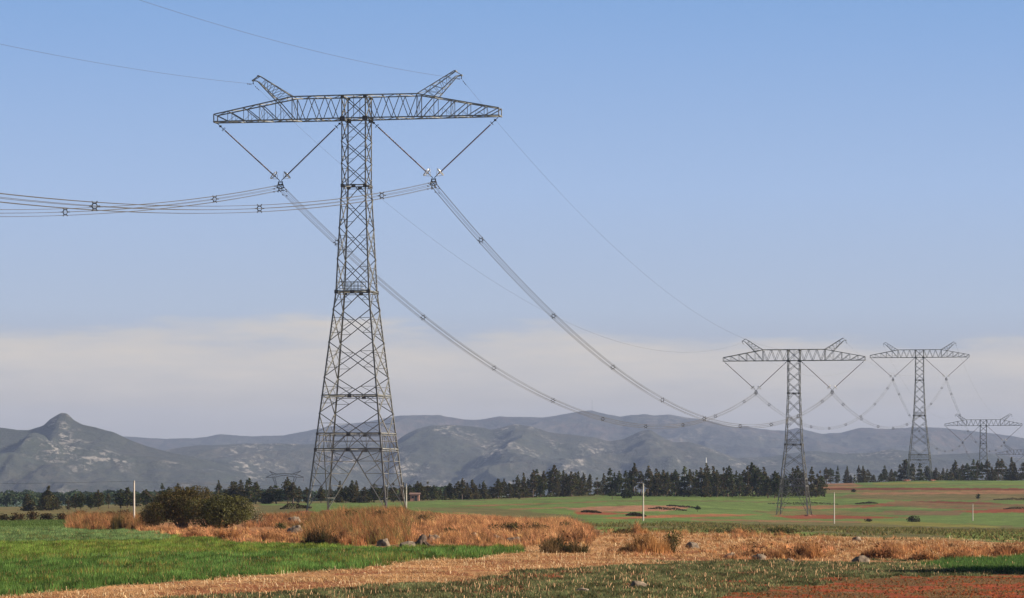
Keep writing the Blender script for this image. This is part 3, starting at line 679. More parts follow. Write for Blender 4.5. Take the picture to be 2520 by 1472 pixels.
# insulator V strings
PX, VZ = 11.25, -8.95
def make_vstring(flip):
    """origin at the yoke; flip=-1 for the pole at the left of the body"""
    r = empty('insulator_v_string', (0, 0, 0))
    ends = [Vector((-9.15 if flip > 0 else -9.35, 0, 8.75)), Vector((9.35 if flip > 0 else 9.15, 0, 8.75))]
    for e in ends:
        d = (e - Vector((0, 0, 0.3))); ln = d.length; d.normalize(); st = Vector((0, 0, 0.3)) + d * 0.5
        m = MB(); pts = []; rs = []
        a, b = 1.05, ln - 1.35; n = 52
        for k in range(n):
            t0 = a + (b - a) * k / n; t1 = a + (b - a) * (k + .5) / n
            pts += [Vector((0, 0, .3)) + d * t0, Vector((0, 0, .3)) + d * t1]; rs += [0.125, 0.06]
        m.tube(pts, rs, 7); m.build('insulator', M['insul'], r)
        h = MB(); h.tube([Vector((0, 0, .3)) + d * b, Vector((0, 0, .3)) + d * ln], 0.05, 6); h.tube([Vector((0, 0, .3)) + d * .15, Vector((0, 0, .3)) + d * a], 0.055, 6)
        q = Vector((0, 0, .3)) + d * (ln - 1.2); h.torus(q, d, 0.3, 0.035, 14, 5); h.box(Vector((0, 0, .3)) + d * (ln - .55), (0.3, 0.22, 0.26))
        for sgn in (-1, 1): h.tube([q + Vector((0, .3 * sgn, 0)), Vector((0, 0, .3)) + d * (ln - 1.35)], .025, 4)
        h.build('end_fitting', M['fitting'], r)
        c = MB(); q = Vector((0, 0, .3)) + d * 1.35; c.torus(q, d, 0.62, 0.075, 26, 7)
        for sgn in (-1, 1):
            w = d.cross(Vector((0, 1, 0))).normalized() * 0.6 * sgn
            c.tube([q + w, q + w * .55 - d * .45, Vector((0, 0, .3)) + d * .55], 0.03, 5); c.tube([q + Vector((0, .6 * sgn, 0)), q + Vector((0, .3 * sgn, 0)) - d * .45, Vector((0, 0, .3)) + d * .55], 0.03, 5)
        c.build('corona_ring', M['bright'], r)
    y = MB()
    y.box((0, 0, 0.22), (0.72, 0.08, 0.16)); y.box((0, 0, -0.12), (0.62, 0.07, 0.12)); y.box((0, 0, -.72), (.5, .07, .12))
    for sx in (-1, 1):
        y.tube([(sx * .3, 0, .22), (sx * .2, 0, -.12), (sx * .26, 0, -.72), (sx * .22, 0, -1.05)], 0.055, 5)
        y.tube([(sx * .28, 0, .1), (sx * .45, 0, -.32), (sx * .47, 0, -.6)], 0.06, 5); y.tube([(-sx * .2, 0, -.12), (sx * .25, 0, -.7)], .04, 4)
    for a in range(6):
        t = math.radians(60 * a); p = Vector((0.46 * math.cos(t), 0, -.58 + .46 * math.sin(t)))
        y.box(p, (0.13, 0.5, 0.15))
    y.build('yoke', M['fitting'], r)
    return r
vp = {-1: make_vstring(-1), 1: make_vstring(1)}; first = {-1: True, 1: True}
VWORD = ['nearest pylon', 'second pylon', 'third pylon', 'fourth pylon', 'farthest pylon']
for i in range(5):
    for s in (-1, 1):
        o = vp[s] if first[s] else copy_tree(vp[s]); first[s] = False
        o.location = on_pylon(i, s * PX, 0, VZ); o.rotation_euler = (0, 0, ROT)
        tag(o, 'brown V shaped insulator string hanging from the %s arm of the %s' % ('left' if s < 0 else 'right', VWORD[i]), 'insulator string', 'insulator V strings under the crossarms')

# conductors
def span_pts(a, b, sag, n=72):
    return [a.lerp(b, k / n) - Vector((0, 0, 4 * sag * (k / n) * (1 - k / n))) for k in range(n + 1)]
def bundle(a, b, sag, ts, label, dampers=True, rad=0.026):
    o = empty('conductor_bundle', a)
    d = (b - a); side = Vector((d.y, -d.x, 0)).normalized()
    lens = d.length
    for k in range(6):
        t = math.radians(60 * k); off = side * (0.45 * math.cos(t)) + Vector((0, 0, .45 * math.sin(t)))
        m = MB(); m.tube([p - a + off for p in span_pts(a, b, sag)], rad, 5, False); m.build('conductor', M['wire'], o)
    for f in ts:
        c = a.lerp(b, f) - Vector((0, 0, 4 * sag * f * (1 - f))) - a
        m = MB(); hexp = [c + side * (.31 * math.cos(math.radians(60 * k + 30))) * 1.0 + Vector((0, 0, .31 * math.sin(math.radians(60 * k + 30)))) for k in range(6)]
        hexq = [c + side * (.30 * math.cos(math.radians(60 * k))) + Vector((0, 0, .30 * math.sin(math.radians(60 * k)))) for k in range(6)]
        m.tube(hexq + [hexq[0]], 0.065, 5)
        for k in range(6):
            e = side * math.cos(math.radians(60 * k)) + Vector((0, 0, math.sin(math.radians(60 * k)))); m.tube([c + e * .28, c + e * .56], 0.06, 5)
        m.build('spacer', M['fitting'], o)
    if dampers:
        for end in ((0, 1) if dampers == 2 else (0,)):
            for k in range(6):
                f = (1.6 + 0.5 * (k % 3)) / lens; f = f if end == 0 else 1 - f
                t = math.radians(60 * k); off = side * (0.45 * math.cos(t)) + Vector((0, 0, .45 * math.sin(t) - .1))
                c = a.lerp(b, f) - Vector((0, 0, 4 * sag * f * (1 - f))) - a + off; dn = d.normalized() * 0.2
                m = MB(); m.tube([c - dn, c - dn * .45], .07, 6); m.tube([c + dn * .45, c + dn], .07, 6); m.tube([c - dn * .5, c + dn * .5], 0.025, 4); m.tube([c, c + Vector((0, 0, .1))], .03, 4)
                m.build('damper', M['fitting'], o)
    tag(o, label, 'power cable', 'six wire conductor bundles of the power line')
BC = VZ - 0.58
att = [{s: on_pylon(i, s * PX, 0, BC) for s in (-1, 1)} for i in range(5)]
back = Vector((-103, -500, 0))
SG = [20.2, 15.0, 14.5, 14.0]
for s in (-1, 1):
    a = att[0][s]; side = 'left' if s < 0 else 'right'
    bundle(a, a + back + Vector((0, 0, 0)), 18.2, [0.060 + 0.1157 * k for k in range(8)] if s > 0 else [0.064 + 0.118 * k for k in range(8)], '%s bundle of six cables from the nearest pylon out of the picture at left' % side)
    for i in range(4):
        n = 9 if i == 0 else 8
        bundle(att[i][s], att[i + 1][s], SG[i], [(k + 0.55) / n for k in range(n)], '%s bundle of six cables sagging from the %s to the %s' % (side, VWORD[i], VWORD[i + 1]), 2 if i == 0 else False, 0.025 if i == 0 else 0.015)
GSG = [15.5, 11.5, 11, 11]
for s in (-1, 1):
    side = 'left' if s < 0 else 'right'
    tips = [on_pylon(i, s * 15.3, 0, 27.85 - ZB + ZB - 24.6 + 2.15) for i in range(5)]
    ends = [(tips[0], tips[0] + back, 11.6, 'the %s peak of the nearest pylon out of the picture' % side)] + [(tips[i], tips[i + 1], GSG[i], 'the %s peaks from the %s to the %s' % (side, VWORD[i], VWORD[i + 1])) for i in range(4)]
    for a, b, sag, w in ends:
        o = empty('earth_wire', a); m = MB(); m.tube([p - a for p in span_pts(a, b, sag)], 0.016, 4, False); m.build('strand', M['wire'], o)
        h = MB(); h.tube([(0, 0, 0.5), (0, 0, 0)], 0.05, 5); h.box((0, 0, 0.05), (.12, .3, .12))
        d = (b - a).normalized()
        for k in (1.2, 2.0, 2.8): h.box(d * k - Vector((0, 0, 4 * sag * k / (b - a).length + .08)), (.1, .35, .12))
        h.build('clamp', M['fitting'], o)
        tag(o, 'thin earth wire along ' + w, 'wire', 'earth wires of the power line')

# far pylon of another line at the left
def far_pylon():
    Y = 3650; c = at(700, Y); ks = F / Y
    o = empty('distant_pylon', (c.x, Y, -26)); zz = lambda py: zof(py, Y) + 26
    X = lambda px: (px - 700) / ks
    b = MB()
    for s in (-1.1, 1.1):
        for pts in ([(655, 1175), (671, 1168), (700, 1165.5), (728, 1168), (747, 1174.5)], [(655, 1175.5), (676, 1175), (698, 1170), (725, 1174.5), (747, 1175.2)]):
            for p, q in zip(pts, pts[1:]): b.angle((X(p[0]), s, zz(p[1])), (X(q[0]), s, zz(q[1])), 0.8)
        for p, q in (((671, 1168), (672, 1175)), ((672, 1175), (684, 1167)), ((684, 1167), (698, 1170)), ((698, 1170), (714, 1167)), ((714, 1167), (727, 1175)), ((728, 1168), (727, 1175))): b.angle((X(p[0]), s, zz(p[1])), (X(q[0]), s, zz(q[1])), .3)
    b.build('crossarm', M['steel_dark'], o)
    for pts in ([(663, 1160), (672, 1168)], [(663, 1160), (680, 1167)]), ([(741, 1159), (728, 1168)], [(741, 1159), (720, 1167)]):
        m = MB()
        for p, q in pts: m.angle((X(p[0]), 0, zz(p[1])), (X(q[0]), 0, zz(q[1])), 0.8)
        m.build('earth_wire_peak', M['steel_dark'], o)
    m = MB()
    for sx in (-1, 1):
        top = 700 + sx * 26.5
        for s in (-1, 1):
            for dx in (-3, 3):
                m.angle((X(top + dx), s * 1.1, zz(1175)), (X(700 + sx * 20 + dx * .4), s * 1.1, zz(1196)), 0.55)
                m.angle((X(700 + sx * 20 + dx * .4), s * 1.1, zz(1196)), (X(700 + sx * 8), s * 3, 0), .6)
            for k in range(4):
                f0, f1 = k / 4, (k + 1) / 4; m.angle((X(top - 3 - f0 * 4 * sx), s, zz(1175 + 21 * f0)), (X(top + 3 - f1 * 7 * sx), s, zz(1175 + 21 * f1)), .22)
    m.build('body', M['steel_dark'], o)
    for px in (655, 699, 747):
        h = MB(); h.tube([(X(px), 0, zz(1175 if px != 699 else 1170)), (X(px), 0, zz(1184 if px != 699 else 1180))], 0.14, 5); h.build('insulator', M['insul'], o)
    tag(o, 'faint distant pylon with three part crossarm in front of the left hills', 'pylon')
far_pylon()

# ------------------------------------------------------------------ foliage builders
def card_mesh(name, ctr, size, cols, mat, parent=None, flat=0.0, data_only=False, elong=1.0, nrm=None):
    """leaf clumps: one bent quad per centre"""
    ctr = np.asarray(ctr, float); n = len(ctr); size = np.broadcast_to(np.asarray(size, float), (n,))
    a = rng.normal(size=(n, 3)); a /= np.linalg.norm(a, axis=1, keepdims=True)
    if nrm is not None: a = a * 0.75 + nrm; a /= np.linalg.norm(a, axis=1, keepdims=True)
    b = rng.normal(size=(n, 3)); b[:, 2] *= (1 - flat)
    u = np.cross(a, b); u /= np.linalg.norm(u, axis=1, keepdims=True) + 1e-9
    v = np.cross(a, u)
    s = size[:, None]
    k = rng.uniform(0.55, 1.0, (n, 4, 1))
    V = np.stack([ctr + u * s * .5 * elong * k[:, 0], ctr + v * s * .5 * k[:, 1] + a * s * .1, ctr - u * s * .5 * elong * k[:, 2], ctr - v * s * .5 * k[:, 3] + a * s * .1], 1)
    f = np.arange(4 * n).reshape(n, 4)
    return mesh_np(name, V.reshape(-1, 3), [f], mat, parent=parent, cols=np.repeat(cols, 4, 0), data_only=data_only)
def jitter_cols(base, n, var=0.3, alt=None, pa=0.2):
    c = np.tile(np.array(base, float), (n, 1)) * rng.uniform(1 - var, 1 + var, (n, 1))
    if alt is not None:
        m = rng.random(n) < pa; c[m] = np.array(alt) * rng.uniform(1 - var, 1 + var, (m.sum(), 1))
    return c

PINE_G = [(0.050, 0.062, 0.022), (0.058, 0.064, 0.022), (0.064, 0.060, 0.024), (0.046, 0.054, 0.020)]
def make_pine(seed, style):
    """10 m pine: whorls of drooping limbs, trunk visible low down"""
    global rng
    rng = np.random.default_rng(seed)
    root = empty('pine_tree', (0, 0, 0))
    m = MB(); bend = rng.uniform(-.45, .45, 2)
    tp = lambda z: Vector((bend[0] * math.sin(z / 10 * 2.5), bend[1] * math.sin(z / 10 * 3), z))
    m.tube([tp(z) for z in (-.5, 1, 3, 5, 7, 9, 9.8)], [0.2, .17, .15, .12, .09, .05, .02], 6)
    z0 = {0: 0.8, 1: 1.5, 2: 0.4, 3: 3.2, 4: 1.6, 5: 0.9}[style]; R = {0: 2.2, 1: 2.0, 2: 2.7, 3: 1.8, 4: 2.5, 5: 2.2}[style]
    P = []; S = []
    z = z0
    while z < 9.95:
        if 2.5 < z < 8.5 and style != 2 and rng.random() < .09: z += rng.uniform(.4, .8); continue
        f = (z - z0) / (10 - z0)
        prof = {4: (0.55 + .5 * vnoise(z * .9 + seed, seed)) * math.sin(min(1, f * .9 + .16) * math.pi) ** .5, 5: (0.4 + .75 * vnoise(z * 1.1 + seed, seed * 2)) * (1 - f) ** .5 * min(1, f * 4 + .5), 0: (1 - f) ** 0.75 * min(1, f * 5 + .55), 1: (1 - f) ** 0.55 * min(1, f * 3 + .5), 2: (1 - f) ** 0.85 * min(1, f * 8 + .6), 3: max(0.12, math.sin(min(1, f * 1.02 + .12) * math.pi) ** 0.6 * (0.6 + 0.5 * rng.random()))}[style]
        nb = int(rng.integers(4, 8)); a0 = rng.uniform(0, 6.28)
        for k in range(nb):
            r = R * prof * rng.uniform(0.5, 1.2); a = a0 + 6.28 * k / nb + rng.uniform(-.4, .4)
            base = tp(z); droop = rng.uniform(-.15, .3)
            if r > .5: m.tube([base, base + Vector((math.cos(a) * r * .8, math.sin(a) * r * .8, -droop * r * .6))], [.045, .015], 4, False)
            nc = max(2, int(r * 8))
            for q in range(nc):
                t = rng.uniform(.15, 1) ** .7
                P.append((base.x + math.cos(a) * r * t + rng.normal() * .11, base.y + math.sin(a) * r * t + rng.normal() * .11, base.z - droop * r * t * .8 + rng.normal() * .14)); S.append(rng.uniform(.32, .75))
        z += rng.uniform(.22, .42) * (1 if style != 3 else 1.2)
    m.build('trunk', M['bark'], root)
    P = np.array(P); n = len(P)
    cols = jitter_cols(PINE_G[seed % 4], n, .4, (0.095, 0.066, 0.030), [.10, .28, .16, .4][seed % 4])
    card_mesh('crown', P, np.array(S), cols, M['leaf'], root)
    return root
pines = [make_pine(20 + i, [0, 5, 2, 3, 4, 1, 2, 5, 4, 4, 5, 2, 4, 0][i]) for i in range(14)]
rng = np.random.default_rng(99)
used = [False] * len(pines)
def put_pine(px, Y, top, label, group, style=None, wid=1.0):
    i = style if style is not None else random.randrange(len(pines))
    o = copy_tree(pines[i]) if used[i] else pines[i]; used[i] = True
    g = at(px, Y); h = max(2.0, zof(top, Y) - g.z)
    o.location = g - Vector((0, 0, .05)); s = h / 10.0
    wd = min(1.75, max(1.08, 9.4 / h)) * wid * random.uniform(.72, 1.3)
    o.scale = (s * wd, s * wd, s); o.rotation_euler = (random.gauss(0, .025), random.gauss(0, .025), random.uniform(0, 6.28))
    tag(o, label, 'tree', group)
    return o
T_MID = [(991, 1187), (1008, 1192), (1017, 1200), (1026, 1184), (1011, 1201), (1037, 1199), (1035, 1187), (1053, 1185), (1066, 1194), (1082, 1203), (1096, 1206), (1109, 1188), (1118, 1195), (1127, 1185), (1137, 1177), (1146, 1196), (1152, 1188), (1162, 1181), (1171, 1194), (1181, 1191), (1192, 1184), (1206, 1197), (1216, 1190), (1226, 1177), (1241, 1178), (1252, 1188), (1263, 1181), (1274, 1170), (1287, 1164), (1302, 1178), (1312, 1156), (1321, 1154), (1330, 1175), (1338, 1160), (1352, 1173), (1362, 1144), (1372, 1174), (1384, 1158), (1393, 1166), (1407, 1160), (1416, 1163), (1425, 1161), (1436, 1164), (1453, 1166), (1470, 1175), (1485, 1165)]
for px, top in T_MID:
    Y = 1030 + (px - 990) * 0.36 + random.uniform(-5, 30)
    put_pine(px, Y, top, 'dark green pine in the row along the top of the sloping green field', 'pines along the top of the sloping green field', style=3 if px in (1137, 1312) else None)
T_STAND = [(1501, 1153), (1511, 1164), (1523, 1159), (1539, 1159), (1549, 1157), (1559, 1141), (1579, 1161), (1594, 1146), (1603, 1165), (1612, 1154), (1620, 1161), (1634, 1158), (1641, 1160), (1651, 1164), (1662, 1156), (1670, 1171), (1683, 1149), (1694, 1157), (1707, 1161), (1714, 1157), (1727, 1152), (1739, 1141), (1733, 1158), (1743, 1157), (1745, 1161), (1753, 1148), (1764, 1159), (1773, 1168), (1781, 1150), (1791, 1146), (1802, 1175), (1811, 1159), (1821, 1165), (1832, 1157), (1841, 1147), (1853, 1138), (1865, 1150), (1879, 1150), (1890, 1172), (1906, 1159), (1918, 1170), (1934, 1168), (1951, 1151), (1962, 1146), (1977, 1157), (1998, 1150), (2008, 1165), (2017, 1157), (2025, 1172)]
for px, top in T_STAND:
    Y = 1165 + random.uniform(-12, 35) + (18 if px < 1560 else 0)
    put_pine(px, Y, top, 'tall dark pine in the dense stand around the feet of the second pylon', 'pines of the dense stand around the second pylon', wid=1.1)
T_CREST = [(2034, 1150), (2045, 1152), (2060, 1147), (2083, 1147), (2094, 1168), (2113, 1146), (2124, 1147), (2135, 1156), (2151, 1168), (2168, 1165), (2179, 1145), (2194, 1154), (2203, 1159), (2216, 1143), (2228, 1130), (2247, 1140), (2263, 1140), (2280, 1146), (2292, 1160), (2303, 1151), (2319, 1152), (2330, 1154), (2340, 1155), (2349, 1133), (2360, 1152), (2369, 1143), (2381, 1140), (2394, 1131), (2404, 1134), (2417, 1137), (2429, 1131), (2441, 1149), (2450, 1150), (2457, 1129), (2466, 1129), (2477, 1149), (2490, 1126), (2498, 1138), (2514, 1138), (2526, 1140), (2538, 1130)]
for px, top in T_CREST:
    put_pine(px, 1490 + random.uniform(0, 45), top, 'dark pine in the row on the crest behind the third pylon', 'pines of the crest row behind the third pylon', style=3 if px in (2034, 2113) else None, wid=1.25 if px > 2200 else 1.0)
T_LEFT = [(65, 1216), (80, 1226), (97, 1227), (110, 1218), (122, 1196), (132, 1216), (142, 1227), (169, 1223), (186, 1216), (198, 1210), (223, 1216), (242, 1205), (268, 1214), (297, 1203), (313, 1198), (330, 1212), (361, 1204)]
for px, top in T_LEFT:
    put_pine(px, 845 + random.uniform(-15, 15), top, 'dark pine behind the low brown hedge at the left edge', 'pines behind the low brown hedge', wid=1.15)
T_L2 = [(403, 1190), (417, 1198), (437, 1190), (462, 1198), (476, 1196), (510, 1198), (540, 1183), (557, 1204), (572, 1186), (582, 1184), (593, 1181), (606, 1181), (618, 1177), (629, 1185), (647, 1210), (656, 1204), (668, 1196), (680, 1193), (708, 1173), (720, 1188), (735, 1197), (755, 1200), (790, 1196), (812, 1199), (835, 1184), (850, 1196), (867, 1182), (879, 1182), (897, 1198), (920, 1190), (945, 1193), (968, 1188)]
for px, top in T_L2:
    put_pine(px, 940 + random.uniform(-15, 30), top, 'pine in the loose row behind the big bush and the nearest pylon', 'pines behind the big bush and the nearest pylon', wid=1.1)

def undergrowth(px0, px1, Yf, n, seed, h, label):
    global rng
    keep = rng; rng = np.random.default_rng(seed)
    px = rng.uniform(px0, px1, n); Y = np.array([Yf(p) for p in px]) + rng.uniform(0, 30, n); x = (px - CX) / F * Y
    env = np.clip(2.4 * fbm(px / 9, px * 0 + seed, 3) - .75, 0.03, 1); z = gz(x, Y) + rng.random(n) * h * env
    o = card_mesh('undergrowth', np.stack([x, Y, z], 1), rng.uniform(.4, .95, n), jitter_cols((0.050, 0.054, 0.022), n, .4, (0.085, 0.062, 0.03), .2), M['leaf'])
    rng = keep; tag(o, label, 'undergrowth', kind='stuff')
undergrowth(985, 1492, lambda p: 1035 + (p - 990) * .36, 3600, 61, 3.0, 'dark undergrowth at the foot of the pines along the sloping green field')
undergrowth(1500, 2030, lambda p: 1172, 4600, 62, 3.4, 'dark undergrowth beneath the dense pine stand around the second pylon')
undergrowth(2100, 2545, lambda p: 1498, 3600, 63, 4.2, 'dark undergrowth beneath the crest row of pines')
# small lone trees in the fields
def make_bush(name, dims, n, cols, alt, pa, size, seed, stems=7, flat=0.0, hollow=0.55, lobes=14, label=None, trunk=0.0):
    """irregular bush of leaf clumps on several lobes, stems inside; dims = half width, half depth, height"""
    global rng
    keep = rng; rng = np.random.default_rng(seed)
    o = empty(name, (0, 0, 0))
    a, b, h = dims
    L_ = []
    for k in range(lobes):
        t = rng.uniform(0, 6.28); r = rng.uniform(0.1, .72); zc = rng.uniform(.3, .72)
        L_.append((a * r * math.cos(t), b * r * math.sin(t), h * zc * (1 - .35 * r), rng.uniform(.25, .45)))
    L_.append((0, 0, h * .5, .5))
    P = []; Nn = []
    per = n // len(L_)
    for (cx, cy, cz, s) in L_:
        d = rng.normal(size=(per, 3)); d /= np.linalg.norm(d, axis=1, keepdims=True)
        rad = rng.uniform(hollow, 1.08, (per, 1)) ** .6
        P.append(np.array([cx, cy, cz]) + d * rad * np.array([a * s, b * s, min(h * s, h - cz + .04 * h)])); Nn.append(d)
    P = np.concatenate(P); Nn = np.concatenate(Nn); k = P[:, 2] > trunk; P = P[k]; Nn = Nn[k]
    c = jitter_cols(cols, len(P), .35, alt, pa)
    card_mesh('foliage', P, rng.uniform(size * .6, size * 1.4, len(P)), c, M['leaf'], o, nrm=Nn * .5)
    m = MB()
    for k in range(stems):
        t = rng.uniform(0, 6.28); r = rng.uniform(.2, .8); top = Vector((a * r * math.cos(t), b * r * math.sin(t), h * rng.uniform(.6, .95)))
        st = Vector((rng.normal() * .06 * a, rng.normal() * .06 * b, -.15)); w = .012 * h + .008
        m.tube([st, st.lerp(top, .5) + Vector((0, 0, .12 * h)), top], [w, w * .7, w * .25], 5)
    m.build('stems', M['bark'], o)
    rng = keep
    return o
def place(o, px, Y, label, cat, group=None, sink=0.05, rz=0.0, scale=None):
    o.location = at(px, Y) - Vector((0, 0, sink)); o.rotation_euler = (0, 0, rz)
    if scale: o.scale = scale
    return tag(o, label, cat, group)
o = make_bush('small_tree', (0.75, .75, 2.0), 260, (0.035, 0.045, 0.02), None, 0, .35, 5, 3, trunk=.7); place(o, 1717, 905, 'tiny round dark tree alone in the field left of the second pylon', 'tree')
o = make_bush('small_tree', (0.8, .8, 2.6), 260, (0.033, 0.042, 0.02), None, 0, .35, 6, 3, trunk=.6); place(o, 2407, 1120, 'tiny dark tree alone in the brown field at far right', 'tree')
o = make_bush('small_tree', (1.9, 1.6, 3.0), 500, (0.04, 0.05, 0.022), None, 0, .4, 8, 4, trunk=1.4); place(o, 1506, 1085, 'spindly low tree with a bare trunk at the left end of the dense stand', 'tree')
o = make_bush('shrub', (2.4, 1.8, 3.4), 900, (0.032, 0.042, 0.02), None, 0, .4, 9, 4); place(o, 1543, 1110, 'round dark shrub under the pines at the left end of the dense stand', 'shrub')
o = make_bush('small_tree', (0.6, .6, 2.0), 160, (0.035, 0.04, 0.02), None, 0, .3, 11, 2, trunk=.4); place(o, 1277, 1060, 'tiny dark bush at the end of a fallow strip below the pine row', 'shrub')
o = make_bush('shrub', (1.7, 1.3, 1.6), 700, (0.045, 0.05, 0.025), (.08, .06, .035), .25, .3, 12, 6); place(o, 2247, 800, 'round dark shrub on the red strip between the two right white poles', 'shrub')
o = make_bush('shrub', (1.0, .8, .8), 300, (0.05, 0.045, 0.025), None, .25, .28, 13, 4); place(o, 2137, 790, 'small low brown shrub right of the tallest white pole of the right field', 'shrub')
o = make_bush('shrub', (1.0, .8, 1.2), 300, (0.04, 0.04, 0.02), None, 0, .35, 14, 4); place(o, 2101, 1235, 'small dark shrub on the red bank in front of the crest', 'shrub')

# low strips of dark leaf clumps laid out as the fields' dark streaks
def strip(px0, px1, py, Yc, h, seed, label, n=900, cat='hedge', name='leaf_strip', col=(0.040, 0.036, 0.020), dep=1.6, group=None):
    global rng
    keep = rng; rng = np.random.default_rng(seed)
    x0 = (px0 - CX) / F * Yc; x1 = (px1 - CX) / F * Yc; c = at((px0 + px1) / 2, Yc); o = empty(name, c)
    X = rng.uniform(x0, x1, n); f = (X - x0) / (x1 - x0); env = np.sin(np.clip(f, .03, .97) * math.pi) ** .5 * (0.5 + fbm(X / 1.5 + seed, X * 0, 3))
    Yp = Yc + rng.uniform(-dep, dep, n); Z = gz(X, Yp) + rng.random(n) ** .7 * h * env
    P = np.stack([X - c.x, Yp - c.y, Z - c.z], 1)
    card_mesh('foliage', P, rng.uniform(.18, .42, n), jitter_cols(col, n, .35), M['leaf'], o)
    m = MB()
    for k in range(0, n, max(1, n // 40)):
        m.tube([(P[k, 0], P[k, 1], float(gz(X[k], Yp[k])) - c.z - .05), (P[k, 0] + rng.normal() * .1, P[k, 1], P[k, 2] + .1)], .015, 4)
    m.build('stems', M['bark'], o); rng = keep
    return tag(o, label, cat, group)
def Ygr(px, py): return ground_at(px, py).y
for k, (a, b, py, h, lab) in enumerate([
    (1595, 1690, 1255, .75, 'dark leafy strip at the right end of the brown fallow patch'),
    (1640, 1725, 1249, .6, 'short dark leafy strip below the tiny round tree'),
    (1890, 2062, 1242, .75, 'long dark leafy strip crossing behind the second pylon'),
    (1540, 1590, 1270, .55, 'short dark leafy strip behind the tallest white pole'),
    (1430, 1480, 1262, .5, 'short dark leafy strip at the left end of the red soil patch'),
    (2445, 2560, 1231, .65, 'dark leafy strip beside the tiny tree at the right edge'),
    (2105, 2160, 1240, .6, 'short dark leafy strip in the field right of the second pylon'),
    (2470, 2560, 1253, .6, 'low dark leafy strip over red soil at the right edge'),
    (690, 765, 1252, 1.0, 'dark leafy strip beside the left foot of the nearest pylon')]):
    strip(a, b, py, Ygr((a + b) / 2, py), h, 300 + k, lab, 700)
for k in range(9):      # hedge at far left
    px = 5 + k * 38; Y = 470 + 4 * (k % 3)
    o = make_bush('hedge_bush', (1.5, 1.1, 1.15 + .25 * ((k * 7) % 3) / 2), 520, (0.062, 0.040, 0.022) if k % 3 else (0.034, 0.032, 0.018), (0.10, 0.07, 0.035), .3, .24, 400 + k, 5)
    place(o, px, Y, 'low brown bush of the hedge along the far edge of the left green field', 'bush', 'bushes of the low brown hedge at left')

# far wood behind the pines at the left, one mass
def far_wood():
    global rng
    keep = rng; rng = np.random.default_rng(77)
    n = 420; px = rng.uniform(-250, 1130, n); Y = rng.uniform(1350, 2300, n) 
    x = (px - CX) / F * Y; z = gz(x, Y); h = rng.uniform(9, 15, n) * np.where(px > 760, .8, 1)
    # crowns fill up to the same skyline
    target = CAMZ + (HOR - (1208 + (px > 760) * 2 + rng.normal(0, 3.0, n) - 4 * (px > 500))) * Y / F
    h = np.clip(target - z, 6, 34)
    P = []; 
    for i in range(n):
        m = 95; d = rng.normal(size=(m, 3)); d /= np.linalg.norm(d, axis=1, keepdims=True); d[:, 2] = np.abs(d[:, 2]) * 1.0 - .35
        r = rng.uniform(3.2, 5.2); P.append(np.array([x[i], Y[i], z[i] + h[i] - r * .8]) + d * rng.uniform(.55, 1.05, (m, 1)) * np.array([r, r, r * .8]))
        low = rng.uniform(0, 1, (25, 3)); P.append(np.stack([x[i] + (low[:, 0] - .5) * r * 1.6, Y[i] + (low[:, 1] - .5) * r, z[i] + low[:, 2] * h[i] * .8], 1))
    P = np.concatenate(P)
    o = card_mesh('far_wood', P, rng.uniform(1.0, 2.0, len(P)), jitter_cols((0.036, 0.058, 0.028), len(P), .4, (0.055, 0.065, 0.03), .25), M['leaf'])
    rng = keep
    tag(o, 'green wood stretching behind the pines at the foot of the left hills', 'wood', kind='stuff')
far_wood()

# pale reeds in front of the pine row
# ------------------------------------------------------------------ grass, crops, straw
def scatter(poly, dens, Ymax=1200, prob=None):
    xs = []; 
    g = [ground_at(*p) for p in poly]
    Y0 = min(p.y for p in g); Y1 = min(max(p.y for p in g), Ymax); w0 = min((min(q[0] for q in poly) - CX) / F * Y0, (min(q[0] for q in poly) - CX) / F * Y1); w1 = max((max(q[0] for q in poly) - CX) / F * Y0, (max(q[0] for q in poly) - CX) / F * Y1)
    n = int((Y1 - Y0) * (w1 - w0) * dens)
    x = rng.uniform(w0, w1, n); Y = rng.uniform(Y0, Y1, n); z = gz(x, Y)
    px, py = proj(x, Y, z)
    j = (fbm(x / 3.0 + 70, Y / 5.0, 4) - 0.5) * 22
    k = inpoly(px, py + j, poly) & (px > -60) & (px < 2600)
    return x[k], Y[k], z[k], px[k], py[k]
def blades(name, x, Y, z, h, w, lean, cols, mat, label, cat, kind='stuff', parent=None, origin=None, segs=2, dirx=None):
    n = len(x); a = rng.uniform(0, 6.28, n); la = rng.uniform(0, 6.28, n) if dirx is None else dirx
    u = np.stack([np.cos(a), np.sin(a) , a * 0], 1) * (w * .5)[:, None]
    l = np.stack([np.cos(la), np.sin(la), la * 0], 1) * (lean * h)[:, None]
    p = np.stack([x, Y, z - .03], 1); up = np.stack([x * 0, x * 0, h], 1)
    if segs == 2:
        V = np.stack([p - u, p + u, p + up * .6 + l * .3 + u * .8, p + up * .6 + l * .3 - u * .8, p + up * (1 - .25 * lean[:, None]) + l], 1)
        i = np.arange(n)[:, None] * 5
        fs = [i + np.array([[0, 1, 2, 3]]), i + np.array([[3, 2, 4]])]
        c = np.repeat(cols, 5, 0)
    else:
        V = np.stack([p - u, p + u, p + up + l], 1); i = np.arange(n)[:, None] * 3; fs = [i + np.array([[0, 1, 2]])]; c = np.repeat(cols, 3, 0)
    V = V.reshape(-1, 3)
    if origin is not None: V = V - np.array(origin)
    o = mesh_np(name, V, fs, mat, parent=parent, cols=c)
    if kind: tag(o, label, cat, kind=kind)
    return o
